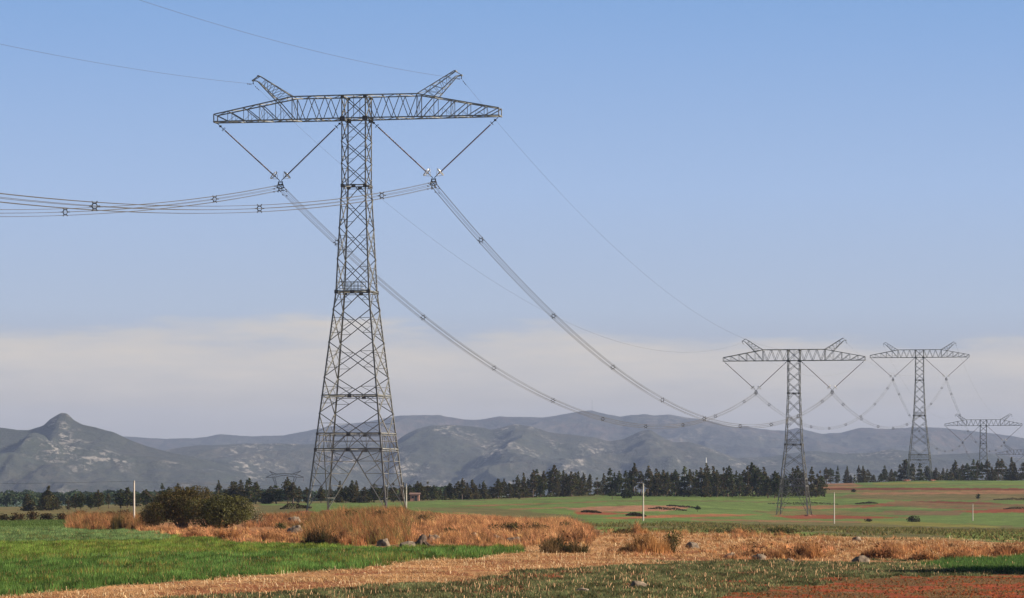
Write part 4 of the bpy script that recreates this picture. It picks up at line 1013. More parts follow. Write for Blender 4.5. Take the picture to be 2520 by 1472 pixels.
def crop():
    x, Y, z, px, py = scatter(P_CROP, 46)
    n = len(x)
    # the crop rows: pale broad leaves at the back, lime in the middle, deep green in front
    edge = np.interp(px, [0, 300, 615, 854, 1264], [1372, 1366, 1362, 1352, 1349])
    t = (py - edge)
    back = py < np.interp(px, [0, 400, 640], [1336, 1330, 1336])
    c = np.where((t > 0)[:, None], np.array([[0.104, 0.182, 0.044]]), np.array([[0.150, 0.215, 0.042]]))
    c = np.where((back & (px < 420))[:, None], np.array([[0.150, 0.225, 0.085]]), c)
    c = c * rng.uniform(.6, 1.35, (n, 1))
    patch = fbm(x / 4, Y / 7, 3)
    c = np.where((patch > .62)[:, None] & (rng.random(n) < .35)[:, None], np.array([[0.20, 0.17, 0.04]]) * rng.uniform(.7, 1.3, (n, 1)), c)
    c *= (0.7 + .6 * fbm(x / 2.5 + 30, Y / 4, 3))[:, None] * np.interp(vnoise(x / .55 + 7, Y / 3.6), [0, .35, .65, 1], [.34, .75, 1.15, 1.6])[:, None]
    gap = (np.abs(t + 5 * (vnoise(x / 3, Y * 0) - .5)) < 5.0) & (px < 800) & (fbm(x / 6 + 4, Y * 0, 2) > .42)
    dead = rng.random(n) < .03 + .10 * np.clip((fbm(x / 2 + 60, Y / 6, 3) - .55) * 4, 0, 1); c[dead] = np.array((0.36, 0.22, 0.10)) * rng.uniform(.6, 1.3, (dead.sum(), 1))
    thin = fbm(x / 2.6 + 80, Y / 9, 4) > .60
    k = (~gap | (rng.random(n) < .25)) & (~thin | (rng.random(n) < .45))
    h = rng.uniform(.14, .34, n) * (0.75 + .5 * patch) * np.interp(vnoise(x / .55 + 7, Y / 3.6), [0, 1], [.6, 1.3])
    lush = np.interp(py - np.interp(px, [0, 100, 300, 615, 854, 1025, 1213], [1470, 1462, 1440, 1420, 1400, 1382, 1369]), [-25, -4], [0, 1]); h *= 1 + .35 * lush
    blades('crop_grass', x[k], Y[k], z[k], h[k], rng.uniform(.035, .075, n)[k], rng.uniform(.1, .6, n)[k], c[k], M['grass'], 'green young crop covering the left foreground field', 'crop', segs=1)
    x, Y, z, px, py = scatter(P_CROP_BACK, 14); n = len(x)
    blades('crop_grass', x, Y, z, rng.uniform(.15, .3, n), rng.uniform(.05, .1, n), rng.uniform(.1, .6, n), jitter_cols((0.10, 0.15, 0.045), n, .35), M['grass'], 'dull green crop in front of the brown hedge at left', 'crop', segs=1)
    x, Y, z, px, py = scatter(P_BRIGHT, 60); n = len(x)
    blades('crop_grass', x, Y, z, rng.uniform(.15, .4, n), rng.uniform(.04, .08, n), rng.uniform(.1, .6, n), jitter_cols((0.09, 0.165, 0.045), n, .4), M['grass'], 'bright green crop strip at the right edge above the red soil', 'crop', segs=1)
crop()
def weeds():
    x, Y, z, px, py = scatter(P_WEED, 90)
    n = len(x); nn = fbm(x / 2.2 + 11, Y / 4.5, 4); k = (nn < .59) | (rng.random(n) < .3)
    x, Y, z, px, py = x[k], Y[k], z[k], px[k], py[k]; n = len(x)
    c = jitter_cols((0.125, 0.140, 0.064), n, .4, (0.24, 0.16, 0.08), .16) * (0.6 + .8 * fbm(x / 1.8, Y / 3, 3))[:, None] * np.interp(vnoise(x / .5 + 7, Y / 3.0), [0, .35, .65, 1], [.5, .8, 1.15, 1.45])[:, None]
    blades('weed_cover', x, Y, z, rng.uniform(.06, .20, n) * (0.6 + .9 * fbm(x / 1.8, Y / 3, 3)), rng.uniform(.05, .12, n), rng.uniform(.2, 1.0, n), c, M['grass'], 'dull green weeds covering the stubble plot in the foreground', 'weeds', segs=1)
    x, Y, z, px, py = scatter(P_RED, 12); n = len(x); k = (fbm(x / 2.2 + 11, Y / 4.5, 4) > .5); x, Y, z = x[k], Y[k], z[k]; n = len(x)
    blades('weed_cover', x, Y, z, rng.uniform(.04, .13, n), rng.uniform(.03, .07, n), rng.uniform(.2, 1.0, n), jitter_cols((0.10, 0.085, 0.035), n, .4, (0.26, .17, .08), .3), M['grass'], 'thin weeds and straw scattered on the red soil at lower right', 'weeds', segs=1)
weeds()
def sticks(x, Y, z, h, r, lean, cols, name, label, cat):
    n = len(x); a = rng.uniform(0, 6.28, n)
    p = np.stack([x, Y, z - .02], 1); l = np.stack([np.cos(a) * lean * h, np.sin(a) * lean * h, h], 1)
    t0 = rng.uniform(0, 6.28, n); V = []
    for base in (p, p + l):
        for k in range(3):
            V.append(base + np.stack([np.cos(t0 + 2.094 * k) * r, np.sin(t0 + 2.094 * k) * r, 0 * r], 1))
    V = np.stack(V, 1).reshape(-1, 3); i = np.arange(n)[:, None] * 6
    o = mesh_np(name, V, [np.concatenate([i + np.array([[k, (k + 1) % 3, 3 + (k + 1) % 3, 3 + k]]) for k in range(3)]), i + np.array([[3, 4, 5]])], M['straw'], cols=np.repeat(cols, 6, 0))
    tag(o, label, cat, kind='stuff')
def stubble():
    for poly, dens, hh, lab, c in ((P_WEED, 0.95, (.10, .25), 'cut corn stalks standing in the weedy plot in the foreground', (0.58, 0.37, 0.21)), (P_STRAW_A, 0.5, (.08, .24), 'cut corn stalks standing in the straw strip', (0.72, 0.55, 0.34))):
        x, Y, z, px, py = scatter(poly, dens)
        Y = np.round((Y + .12 * x) / .75) * .75 - .12 * x + rng.normal(0, .06, len(Y)); z = gz(x, Y); n = len(x)
        k = fbm(x / 3 + 5, Y / 5, 3) > .40; x, Y, z = x[k], Y[k], z[k]; n = len(x)
        sticks(x, Y, z, rng.uniform(*hh, n) * rng.choice([1, 1, 1, 1.5], n), rng.uniform(.010, .018, n), np.abs(rng.normal(0, .25, n)), jitter_cols(c, n, .35), 'corn_stubble', lab, 'stubble')
    # straw lying flat
    x, Y, z, px, py = scatter(P_STRAW_A, 13.0); n = len(x); a = rng.uniform(0, 3.14, n); ln = rng.uniform(.15, .55, n) * .5; w = rng.uniform(.012, .026, n) * .5
    d = np.stack([np.cos(a) * ln, np.sin(a) * ln, rng.normal(0, .05, n)], 1); q = np.stack([-np.sin(a) * w, np.cos(a) * w, w * 0], 1); p = np.stack([x, Y, z + rng.uniform(.02, .10, n)], 1)
    V = np.stack([p - d - q, p + d - q, p + d + q, p - d + q], 1).reshape(-1, 3)
    o = mesh_np('straw_litter', V, [np.arange(4 * n).reshape(n, 4)], M['straw'], cols=np.repeat(jitter_cols((0.52, 0.32, 0.155), n, .45, (0.74, .58, .36), .12), 4, 0)); tag(o, 'pale straw lying over the harvested strip', 'straw', kind='stuff')
    x, Y, z, px, py = scatter(P_STRAW_A, 14); n = len(x); k = fbm(x / 2.5, Y / 4 + 9, 3) > .44; x, Y, z = x[k], Y[k], z[k]; n = len(x)
    blades('dead_weed_cover', x, Y, z, rng.uniform(.05, .22, n), rng.uniform(.02, .05, n), rng.uniform(.3, 1.2, n), jitter_cols((0.34, 0.19, 0.09), n, .45, (0.13, .10, .045), .22), M['straw'], 'short dead weeds on the harvested strip', 'weeds', segs=1)
stubble()
def field_weeds():
    P_OL = [(1430, 1290), (1700, 1284), (2000, 1279), (2300, 1286), (2600, 1300), (2600, 1326), (2490, 1334), (2045, 1322), (1800, 1314), (1480, 1312)]
    x, Y, z, px, py = scatter(P_OL, 1.9, Ymax=560); n = len(x); k = fbm(x / 5, Y / 14, 3) > .42; x, Y, z = x[k], Y[k], z[k]; n = len(x)
    blades('field_weeds', x, Y, z, rng.uniform(.08, .42, n) * (0.4 + 1.1 * fbm(x / 3 + 4, Y / 9, 3)), rng.uniform(.10, .24, n), rng.uniform(.3, 1.0, n), jitter_cols((0.14, 0.14, 0.052), n, .45, (0.24, 0.16, 0.075), .2), M['grass'], 'dull olive weeds behind the straw strip on the right', 'weeds', segs=1)
field_weeds()
def clods():
    x, Y, z, px, py = scatter(P_RED, 4.5); n = len(x); r = rng.uniform(.025, .10, n) * rng.choice([1, 1, 1.6], n)
    base = np.array([[1, 0, -.2], [0, 1, -.2], [-1, 0, -.2], [0, -1, -.2], [.1, .1, .9]])
    ang = rng.uniform(0, 6.28, n); ca, sa = np.cos(ang), np.sin(ang); V = []
    for b in base:
        j = rng.uniform(.6, 1.3, (n, 3)); vx = b[0] * j[:, 0]; vy = b[1] * j[:, 1]
        V.append(np.stack([x + r * (vx * ca - vy * sa), Y + r * (vx * sa + vy * ca), z + r * b[2] * j[:, 2] * .8], 1))
    V = np.stack(V, 1).reshape(-1, 3); i = np.arange(n)[:, None] * 5
    o = mesh_np('soil_clods', V, [np.concatenate([i + np.array([[k, (k + 1) % 4, 4]]) for k in range(4)])], M['straw'], cols=np.repeat(jitter_cols((0.21, 0.060, 0.024), n, .4, (0.14, .075, .036), .5), 5, 0))
    tag(o, 'red clods of earth on the bare plot at lower right', 'soil', kind='stuff')
clods()
DRY = (0.50, 0.262, 0.124); DRY2 = (0.28, 0.14, 0.070); DRYG = (0.19, 0.15, 0.06)
def verge():
    zones = [  # polygon, density, height range, colour, alternative colour, its share
     ([(162, 1300), (172, 1278), (345, 1280), (350, 1308), (300, 1307)], 34, (.7, 1.9), (0.317, 0.152, 0.069 ), DRYG, .25),
     ([(340, 1309), (345, 1300), (640, 1308), (750, 1305), (745, 1341), (615, 1335), (430, 1321)], 34, (.2, .75), DRY, DRY2, .3),
     ([(600, 1300), (640, 1275), (760, 1268), (760, 1300)], 22, (.4, 1.1), (0.356, 0.172, 0.079 ), DRY2, .35),
     ([(735, 1341), (765, 1305), (830, 1272), (1000, 1262), (1010, 1335), (957, 1343), (786, 1341)], 44, (.5, 1.9), (0.330, 0.158, 0.069 ), DRYG, .32),
     ([(690, 1302), (745, 1266), (870, 1262), (870, 1300)], 26, (.35, .95), (0.26, 0.14, 0.065), DRYG, .4),
     ([(800, 1300), (850, 1266), (1010, 1260), (1090, 1272), (1010, 1300)], 30, (.4, 1.2), (0.24, 0.14, 0.065), DRYG, .5),
     ([(1000, 1335), (1000, 1262), (1200, 1274), (1330, 1284), (1440, 1300), (1440, 1330), (1290, 1350), (1150, 1347)], 30, (.35, 1.05), DRY, DRY2, .35),
     ([(1290, 1345), (1320, 1290), (1400, 1284), (1470, 1315), (1440, 1350)], 36, (.6, 1.3), DRY, DRY2, .3),
     ([(1480, 1318), (1500, 1308), (1900, 1312), (2060, 1324), (2000, 1330), (1700, 1328)], 9, (.2, .7), (0.396, 0.211, 0.099 ), DRY2, .3),
     ([(1760, 1374), (1790, 1355), (1900, 1340), (2040, 1345), (2060, 1372), (1980, 1380), (1850, 1378)], 26, (.25, .75), DRY, DRY2, .35),
     ([(2130, 1378), (2160, 1350), (2300, 1345), (2420, 1352), (2580, 1345), (2580, 1366), (2430, 1377), (2263, 1384)], 24, (.25, .8), (0.383, 0.185, 0.082 ), DRY2, .35),
     ([(1480, 1330), (1900, 1322), (2600, 1342), (2600, 1372), (2100, 1380), (1480, 1372)], 9, (.12, .5), (0.36, 0.19, 0.085), DRY2, .45),
     ([(1500, 1372), (1560, 1355), (1700, 1350), (1780, 1362), (1700, 1374)], 18, (.15, .5), DRY, DRY2, .3)]
    X = []
    for poly, d, hr, c, alt, pa in zones:
        cx, cy, _, px, py = scatter(poly, d / 22.0, Ymax=470); m = len(cx)
        if not m: continue
        lone = fbm(cx / 2.2 + 3, cy / 3.4, 3); kk = lone > .40; cx, cy, lone = cx[kk], cy[kk], lone[kk]; m = len(cx)
        rep = rng.integers(14, 34, m); q = np.repeat(np.arange(m), rep); n = len(q)
        ch = rng.uniform(*hr, m) * (0.45 + 1.0 * lone); cr_ = rng.uniform(.16, .5, m) * (.5 + ch * .5)
        ccol = np.minimum(.8, 1.15 * jitter_cols(c, m, .38, alt, pa) * rng.uniform(.5, 1.3, (m, 1)) * (.6 + .75 * fbm(cx / 3 + 20, cy / 6, 3))[:, None]); ccol[:, 1] *= rng.uniform(.92, 1.12, m)
        t = rng.uniform(0, 6.28, n); r = rng.random(n) ** .55
        x = cx[q] + np.cos(t) * r * cr_[q]; Y = cy[q] + np.sin(t) * r * cr_[q]; z = gz(x, Y)
        h = ch[q] * (1 - .45 * r ** 2) * rng.uniform(.5, 1.12, n)
        cc = ccol[q] * rng.uniform(.6, 1.45, (n, 1))
        wind = rng.normal(3.3, .8, n); dirx = np.where(rng.random(n) < .55, t, wind)
        X.append((x, Y, z, h, rng.uniform(.016, .04, n), rng.uniform(.1, .75, n), cc, dirx))
    A = [np.concatenate([q[i] for q in X]) for i in range(8)]
    blades('dry_grass', *A[:6], A[6], M['grass'], 'orange brown dry grass along the field verge', 'grass', dirx=A[7])
verge()
def tussock(px, py, wid, hgt, n, col, alt, seed, label, lean=.5, dirx=None, dep=None, pa=.3):
    global rng
    keep = rng; rng = np.random.default_rng(seed)
    g = ground_at(px, py); k = F / g.y; a = wid / k / 2; h = hgt / k; b = dep or a * .8
    o = empty('grass_tussock', g)
    m = int(rng.integers(9, 15)); ta = rng.uniform(0, 6.28, m); ra = rng.random(m) ** .6
    sx = g.x + a * ra * np.cos(ta) * .85; sy = g.y + b + b * ra * np.sin(ta); sh = h * (1 - .5 * ra ** 2) * rng.uniform(.45, 1.15, m); sr = a * rng.uniform(.10, .34, m)
    sc = jitter_cols(col, m, .35, alt, pa) * rng.uniform(.7, 1.3, (m, 1))
    q = rng.integers(0, m, n); t = rng.uniform(0, 6.28, n); r = rng.random(n) ** .6
    x = sx[q] + np.cos(t) * r * sr[q]; Y = sy[q] + np.sin(t) * r * sr[q]; z = gz(x, Y)
    hh = sh[q] * (1 - .4 * r ** 2) * rng.uniform(.4, 1.1, n) * np.where(rng.random(n) < .05, 1.35, 1.0)
    c = sc[q] * rng.uniform(.6, 1.45, (n, 1))
    d = np.where(rng.random(n) < .6, t, rng.uniform(0, 6.28, n)) if dirx is None else rng.normal(dirx, .7, n)
    blades('blades', x, Y, z, hh, rng.uniform(.02, .045, n), rng.uniform(.1, lean, n) , c, M['grass'], None, None, kind=None, parent=o, origin=g, dirx=d)
    P = np.stack([rng.normal(0, a * .4, n // 6), b + rng.normal(0, b * .35, n // 6), np.abs(rng.normal(0, h * .28, n // 6))], 1)
    card_mesh('dead_leaves', P, rng.uniform(.1, .25, len(P)), jitter_cols(tuple(v * .55 for v in col), len(P), .4), M['leaf'], o)
    rng = keep
    return tag(o, label, 'grass tussock', 'dry grass tussocks on the verge')
TUS = [
 (790, 1343, 115, 62, 1500, (0.13, 0.075, 0.035), (0.05, .045, .02), 'dark brown tussock at the left foot of the grassy bank', .6, None),
 (905, 1340, 90, 70, 1100, (0.356, 0.172, 0.073 ), DRY2, 'tall tussock in the middle of the bank below the nearest pylon', .45, None),
 (850, 1342, 70, 60, 900, DRY, DRY2, 'orange tussock on the bank just right of the dark brown one', .45, None),
 (1385, 1362, 150, 62, 1900, (0.15, 0.095, 0.045), (0.07, .065, .03), 'matted olive brown tussock at the tip of the green crop', .7, None),
 (1415, 1340, 90, 68, 1300, DRY, DRY2, 'tall orange tussock behind the matted olive one', .5, 2.9),
 (1605, 1364, 130, 78, 1900, (0.383, 0.211, 0.086 ), (0.10, .085, .035), 'large green flecked tussock in front of the tallest white pole', .6, None),
 (1560, 1362, 80, 38, 700, (0.15, 0.085, 0.04), DRYG, 'low dark tussock leaning left of the large green flecked one', .9, 3.1),
 (1572, 1314, 50, 38, 700, (0.42, 0.23, 0.10), DRY, 'pale straw coloured tussock at the foot of the tallest white pole', .3, None),
 (1985, 1376, 140, 60, 1900, (0.396, 0.198, 0.082 ), DRY2, 'wide swept tussock leaning left below the second pylon', .7, 2.9),
 (1870, 1372, 110, 42, 1000, (0.20, 0.105, 0.048), DRY2, 'low brown tussock behind the two small rocks', .6, 3.0),
 (2175, 1376, 110, 48, 1300, (0.290, 0.139, 0.063 ), DRY2, 'brown tussock right of the grey rock at the weed edge', .7, None),
 (2275, 1382, 90, 40, 900, (0.370, 0.185, 0.079 ), DRY2, 'rounded tussock left end of the bright green strip', .6, None),
 (2360, 1378, 90, 38, 900, (0.330, 0.158, 0.073 ), DRY2, 'rounded tussock above the middle of the bright green strip', .6, None),
 (2490, 1370, 100, 46, 1100, (0.317, 0.152, 0.069 ), DRY2, 'shaggy tussock at the right edge of the straw strip', .6, None),
 (225, 1301, 60, 52, 900, (0.343, 0.172, 0.079 ), DRY2, 'pale reedy tussock left of the leftmost white pole', .35, None),
 (185, 1299, 50, 30, 500, (0.436, 0.224, 0.106 ), DRY, 'low pale tussock at the left tip of the verge', .5, None),
 (290, 1306, 80, 62, 1100, (0.19, 0.11, 0.05), DRYG, 'tall feathery tussock between pale reeds and the leftmost white pole', .4, None),
 (470, 1324, 90, 34, 700, (0.343, 0.165, 0.077 ), DRY2, 'low tussock in front of the big brown bush', .6, None),
 (560, 1328, 70, 50, 800, (0.475, 0.238, 0.099 ), DRY, 'bright tussock in front of the dark hollow of the big bush', .35, None),
 (670, 1332, 80, 44, 800, (0.436, 0.218, 0.092 ), DRY2, 'orange tussock between the big bush and the boulders', .4, None),
 (1830, 1316, 90, 26, 600, (0.36, 0.19, 0.085), DRY, 'pale grass patch behind the straw strip below the dense pines', .5, 2.9),
 (1920, 1318, 40, 22, 300, (0.36, 0.19, 0.085), DRY, 'small pale tuft below the left foot of the second pylon', .4, 2.6)]
for k, (px, py, wd, hg, n, c, alt, lab, ln, dx) in enumerate(TUS): tussock(px, py, wd, hg, n, c, alt, 500 + k, lab, ln, dx)

# large bushes
BB = [((5.9, 3.0, 4.5), 34000, (0.125, 0.090, 0.036), (0.060, 0.060, 0.022), .42, .14, 21, 26, 452, 366, 'big rounded olive brown bush in the dry grass left of the nearest pylon'),
      ((3.9, 2.2, 3.6), 17000, (0.092, 0.090, 0.032), (0.19, .18, .10), .07, .17, 22, 16, 550, 354, 'olive bush with pale leaf tips joined to the right side of the big bush'),
      ((1.7, 1.4, 2.4), 2300, (0.095, 0.062, 0.028), (0.055, .05, .02), .3, .16, 23, 12, 372, 378, 'brown bush beside the leftmost white pole'),
      ((1.3, 1.0, 2.2), 900, (0.12, 0.11, 0.055), (0.42, .38, .26), .22, .12, 24, 14, 632, 366, 'thin whitish leaved bush at the right end of the bush clump'),
      ((1.2, 1.0, 1.5), 1100, (0.055, 0.062, 0.024), (0.12, .08, .035), .3, .15, 25, 8, 862, 372, 'small green bush on the bank top left below the nearest pylon'),
      ((1.5, 1.1, 1.5), 1300, (0.085, 0.058, 0.028), (0.06, .055, .022), .35, .15, 26, 9, 935, 376, 'brown twiggy bush on the bank top below the right foot of the nearest pylon'),
      ((1.5, 1.1, 1.2), 1200, (0.10, 0.068, 0.03), (0.065, .06, .025), .35, .14, 27, 9, 1040, 375, 'low brown bush on the verge right of the nearest pylon'),
      ((1.5, 1.1, 1.2), 1200, (0.065, 0.068, 0.026), (0.14, .09, .04), .3, .14, 28, 9, 1245, 318, 'small green bush in the dry grass above the flat white rocks'),
      ((1.5, 1.1, 1.2), 1200, (0.075, 0.062, 0.027), (0.14, .085, .04), .3, .14, 29, 9, 1318, 320, 'small brown green bush left of the tall orange tussock'),
      ((0.9, .8, 0.9), 600, (0.075, 0.085, 0.03), (0.2, .13, .06), .25, .13, 41, 6, 690, 330, 'small yellowish green bush in the dry grass left of the two boulders'),
      ((0.8, .7, 1.0), 600, (0.06, 0.075, 0.026), (0.16, .10, .045), .25, .13, 42, 6, 905, 330, 'little green bush half way down the grassy bank below the nearest pylon'),
      ((0.9, .7, 0.8), 600, (0.08, 0.08, 0.03), (0.16, .10, .045), .3, .13, 43, 6, 1110, 315, 'little olive bush behind the tree stump'),
      ((1.1, .8, 1.0), 700, (0.09, 0.08, 0.032), (0.16, .10, .045), .3, .14, 44, 6, 1390, 345, 'olive bush on the verge top behind the tall orange tussock'),
      ((0.9, .8, 1.5), 900, (0.085, 0.085, 0.03), (0.2, .14, .06), .3, .13, 30, 7, 1655, 262, 'yellow green bush on the right side of the large green flecked tussock'),
      ((1.8, .9, 0.6), 700, (0.10, 0.085, 0.036), (0.1, .07, .03), .3, .15, 31, 7, 1530, 330, 'low dark bush at the left foot of the pale straw tussock'),
      ((2.6, 1.2, 0.65), 900, (0.095, 0.095, 0.038), None, .3, .17, 32, 7, 1800, 345, 'low olive bush behind the pale grass patch'),
      ((2.6, 1.2, 0.65), 900, (0.095, 0.09, 0.036), None, .3, .17, 33, 7, 1930, 350, 'low olive bush between the second pylon and the small pale tuft'),
      ((2.4, 7.5, 6.0), 26000, (0.045, 0.095, 0.028), (0.09, .13, .04), .3, .18, 34, 18, 2640, 187, 'leafy green bush cut off by the right edge, shading the red soil')]
for d, n, c, alt, pa, sz, seed, st, px, Y, lab in BB:
    place(make_bush('bush', d, n, c, alt, pa, sz, seed, st), px, Y, lab, 'bush')

# ------------------------------------------------------------------ rocks
def rock(px, py, w, h, seed, label, lift=0.0, name='boulder', flat=1.0):
    r = np.random.default_rng(seed); g = ground_at(px, py); k = F / g.y; a = w / k / 2; hh = h / k
    nu, nv = 26, 14; V = []; 
    for i in range(nv + 1):
        th = math.pi * i / nv
        for j in range(nu):
            ph = 2 * math.pi * j / nu; V.append((math.sin(th) * math.cos(ph), math.sin(th) * math.sin(ph), math.cos(th)))
    V = np.array(V)
    for q in range(9):      # cleave with random planes
        nvec = r.normal(size=3); nvec[2] = abs(nvec[2]) * .8; nvec /= np.linalg.norm(nvec); d = r.uniform(.55, .85); s = V @ nvec - d; V = V - np.outer(np.clip(s, 0, None), nvec) * .92
    s = 3.0; V = V * (1 + .5 * (fbm(V[:, 0] * s + seed + 5 * V[:, 2], V[:, 1] * s + 3 * V[:, 2], 4) - .5)[:, None])
    V[:, 2] = V[:, 2] * .5 / max(V[:, 2].max(), .1) * 1.0
    V = V * np.array([a, a * .8, hh * 1.55]) + np.array([0, a * .6, hh * .10 + lift])
    idx = np.arange((nv + 1) * nu).reshape(nv + 1, nu)
    f = np.stack([idx[:-1], idx[1:], np.roll(idx[1:], -1, 1), np.roll(idx[:-1], -1, 1)], -1).reshape(-1, 4)
    o = mesh_np(name, V, [f], M['rock'], loc=g)
    return tag(o, label, 'rock', 'rocks on the verge and fields')
for k, (px, py, w, h, lift, lab) in enumerate([
    (720, 1290, 46, 22, 0, 'upper of the two big boulders beside the nearest pylon'),
    (726, 1314, 56, 25, 0, 'lower of the two big boulders beside the nearest pylon'),
    (946, 1345, 40, 23, 0, 'pale pointed boulder at the edge of the green crop'),
    (1000, 1347, 50, 18, 0, 'dark low rock beside the tree stump'),
    (1060, 1336, 44, 24, 0, 'grey rock just behind the tree stump'),
    (1166, 1322, 24, 14, 0, 'small dark rock in the dry grass below the small green bush'),
    (1224, 1330, 34, 17, 0, 'whitish ragged rock left of the flat block'),
    (1266, 1334, 44, 15, 0, 'flat white block of stone in the dry grass'),
    (1573, 1446, 42, 19, 0, 'brown rock alone in the weedy stubble of the foreground'),
    (1432, 1456, 46, 10, 0, 'low sandy stone left of the foreground brown rock'),
    (1704, 1350, 46, 19, 0, 'pale rounded rock right of the large green flecked tussock'),
    (1652, 1356, 32, 17, 0, 'small rock touching the large green flecked tussock'),
    (1796, 1374, 44, 17, 0, 'left of the two small rocks along the weed edge'),
    (1868, 1378, 46, 17, 0, 'right of the two small rocks along the weed edge'),
    (1945, 1384, 26, 11, 0, 'tiny pale stone in the weeds below the swept tussock'),
    (2110, 1332, 30, 13, 0, 'lone stone at the back of the straw strip'),
    (2118, 1386, 50, 22, 0, 'angular grey rock at the weed edge right of the swept tussock')]):
    rock(px, py, w, h, 600 + k, lab, lift)
# old tree stump with roots
def stump():
    g = ground_at(1035, 1346); o = empty('tree_stump', g); r = random.Random(4); m = MB()
    m.tube([(0, .5, -.1), (.05, .5, .35), (.2, .55, .75), (.28, .55, .95)], [.5, .38, .3, .16], 9)
    m.build('trunk', M['bark'], o)
    for k in range(7):
        t = math.pi * (1 + k / 6.0) * 1.0; m = MB(); e = Vector((math.cos(t) * r.uniform(.7, 1.3), .5 + math.sin(t) * .7, .02))
        m.tube([Vector((0, .5, .45)), Vector((e.x * .5, .5 + (e.y - .5) * .5, r.uniform(.25, .5))), e], [.14, .1, .04], 6); m.build('root', M['bark'], o)
    tag(o, 'weathered tree stump with splayed roots at the edge of the green crop', 'tree stump')
stump()

# ------------------------------------------------------------------ white poles and their wires
def pole(px, Y, top, label):
    g = at(px, Y); h = zof(top, Y) - g.z; o = empty('utility_pole', g)
    m = MB(); m.tube([(0, 0, -.6), (0, 0, h * .5), (0, 0, h)], [.125, .108, .088], 12); m.build('shaft', M['concrete'], o, smooth=False)
    c = MB(); c.tube([(-.09, -.08, h - .18), (.09, -.08, h - .18)], .012, 5); c.tube([(0, -.11, h - .18), (0, -.11, h - .06)], .02, 6); c.build('wire_bracket', M['fitting'], o)
    tag(o, label, 'pole', 'white concrete poles of the low line')
    return Vector((g.x, g.y - .11, g.z + h - .06))
PO = [pole(330, 400, 1183, 'leftmost white concrete pole, rising from the dry grass beside the big bush'), pole(1000, 640, 1190, 'white concrete pole close beside the right foot of the nearest pylon'),
      pole(1583, 545, 1190, 'tallest white concrete pole, in front of the dense pines'), pole(2053, 690, 1212, 'white concrete pole right of the second pylon'), pole(2394, 830, 1240, 'shortest and rightmost white concrete pole')]
SEG = [(PO[0] + Vector((-62, 40, .4)), PO[0]), (PO[0], PO[1]), (PO[1], PO[2]), (PO[2], PO[3]), (PO[3], PO[4]), (PO[4], PO[4] + Vector((60, 130, -.5)))]
SL = ['left edge to the leftmost white pole', 'leftmost white pole to the pole beside the nearest pylon', 'pole beside the nearest pylon to the tallest white pole', 'tallest white pole to the pole right of the second pylon', 'pole right of the second pylon to the shortest pole', 'shortest white pole to the right edge']
for (a, b), w in zip(SEG, SL):
    m = MB(); m.tube([p - a for p in span_pts(a, b, 0.5, 24)], 0.009, 4, False); o = m.build('service_wire', M['fitting']); o.location = a
    tag(o, 'thin wire strung from the ' + w, 'wire', 'wires of the low pole line')

# ------------------------------------------------------------------ far buildings
def hut():
    c = at(1021, 1025); o = empty('brick_hut', c); w, d, h = 1.4, 1.6, 1.9
    m = MB(); m.box((0, 0, h / 2 - .2), (w * 2, d * 2, h + .4)); m.build('wall', M['brick'], o)
    r = MB(); r.add([(-w - .3, -d - .3, h), (w + .3, -d - .3, h), (w + .3, d + .3, h + .5), (-w - .3, d + .3, h + .5), (-w - .3, -d - .3, h + .15), (w + .3, -d - .3, h + .15), (w + .3, d + .3, h + .65), (-w - .3, d + .3, h + .65)], [(0, 3, 2, 1), (4, 5, 6, 7), (0, 1, 5, 4), (1, 2, 6, 5), (2, 3, 7, 6), (3, 0, 4, 7)]); r.build('roof', M['roof'], o)
    q = MB(); q.box((.45, -d - .02, .8), (.8, .1, 1.6)); q.build('door', M['fitting'], o)
    q = MB(); q.box((-.6, -d - .02, 1.15), (.6, .1, .6)); q.build('window', M['fitting'], o)
    tag(o, 'small pinkish brick hut at the foot of the pines right of the nearest pylon', 'hut')
hut()
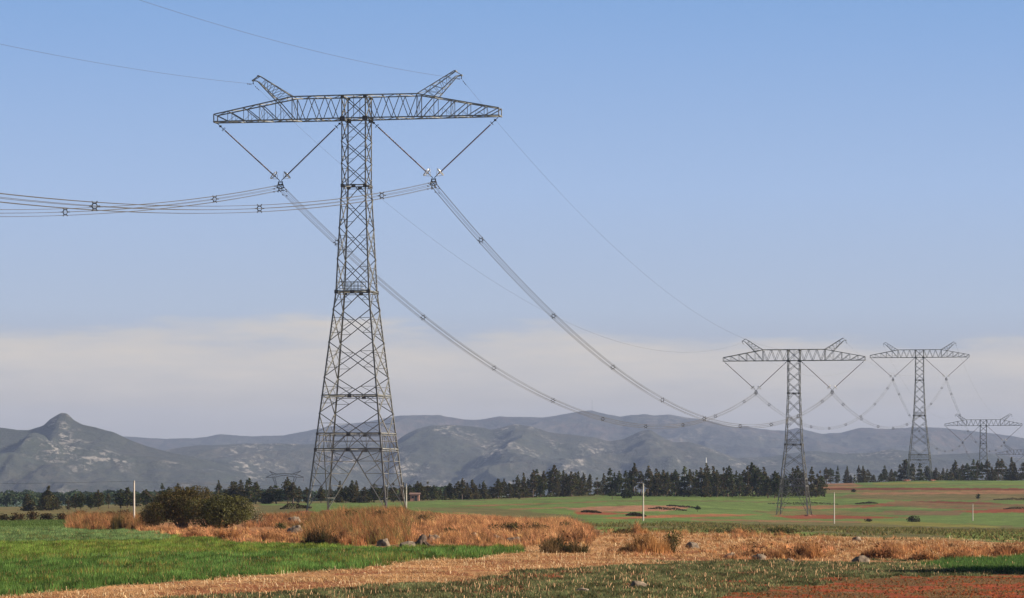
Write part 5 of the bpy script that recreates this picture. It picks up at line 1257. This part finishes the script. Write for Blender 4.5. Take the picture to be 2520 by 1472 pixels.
def spire():
    Y = 2300; c = at(1738, Y); o = empty('white_tower', (c.x, Y, c.z)); z0 = zof(1166, Y) - c.z; z1 = zof(1126, Y) - c.z; zm = zof(1157, Y) - c.z
    m = MB(); m.tube([(0, 0, zm - 2), (0, 0, zm + 3), (0, 0, z1)], [.45, .35, .15], 8); m.build('mast', M['white'], o)
    b = MB(); b.box((0.5, 0, zm - 9), (7, 6, 18)); b.box((-2.6, 0, zm - 9.6), (3.5, 5, 17)); b.build('base_building', M['white'], o)
    r = MB(); r.box((.5, 0, zm + .15), (7.6, 6.6, .3)); r.build('roof', M['roof'], o)
    tag(o, 'slim white tower with pale base showing above the dense pines', 'tower')
spire()
def mast():
    Y = 12990; c = Vector(((1457 - CX) / F * Y, Y, zof(1013, Y))); o = empty('antenna_mast', c); h = 46; m = MB()
    for a in range(3):
        t = a * 2.094; m.tube([(1.3 * math.cos(t), 1.3 * math.sin(t), -3), (.3 * math.cos(t), .3 * math.sin(t), h)], .35, 4)
    for k in range(12):
        f0 = k / 12; f1 = (k + 1) / 12
        for a in range(3):
            t = a * 2.094; u = t + 2.094; r0 = 1.3 - f0; r1 = 1.3 - f1; m.tube([(r0 * math.cos(t), r0 * math.sin(t), h * f0), (r1 * math.cos(u), r1 * math.sin(u), h * f1)], .08, 4)
    m.build('lattice', M['steel'], o); q = MB(); q.tube([(0, 0, h - 1), (0, 0, h + 3)], .12, 5); q.build('aerial', M['steel'], o)
    tag(o, 'thin antenna mast on the highest point of the far ridge', 'mast')
mast()

# ------------------------------------------------------------------ air
def haze():
    m, t = new_mat('air_haze'); o = t.nodes.new('ShaderNodeOutputMaterial'); v = t.nodes.new('ShaderNodeVolumePrincipled')
    v.inputs['Color'].default_value = (0.52, 0.66, 1.0, 1); v.inputs['Density'].default_value = 4.0e-5; v.inputs['Anisotropy'].default_value = 0.0
    t.links.new(v.outputs[0], o.inputs['Volume'])
    b = MB(); b.box((0, 7250, 140), (9400, 15900, 380)); ob = b.build('haze', m); tag(ob, kind='stuff')
haze()
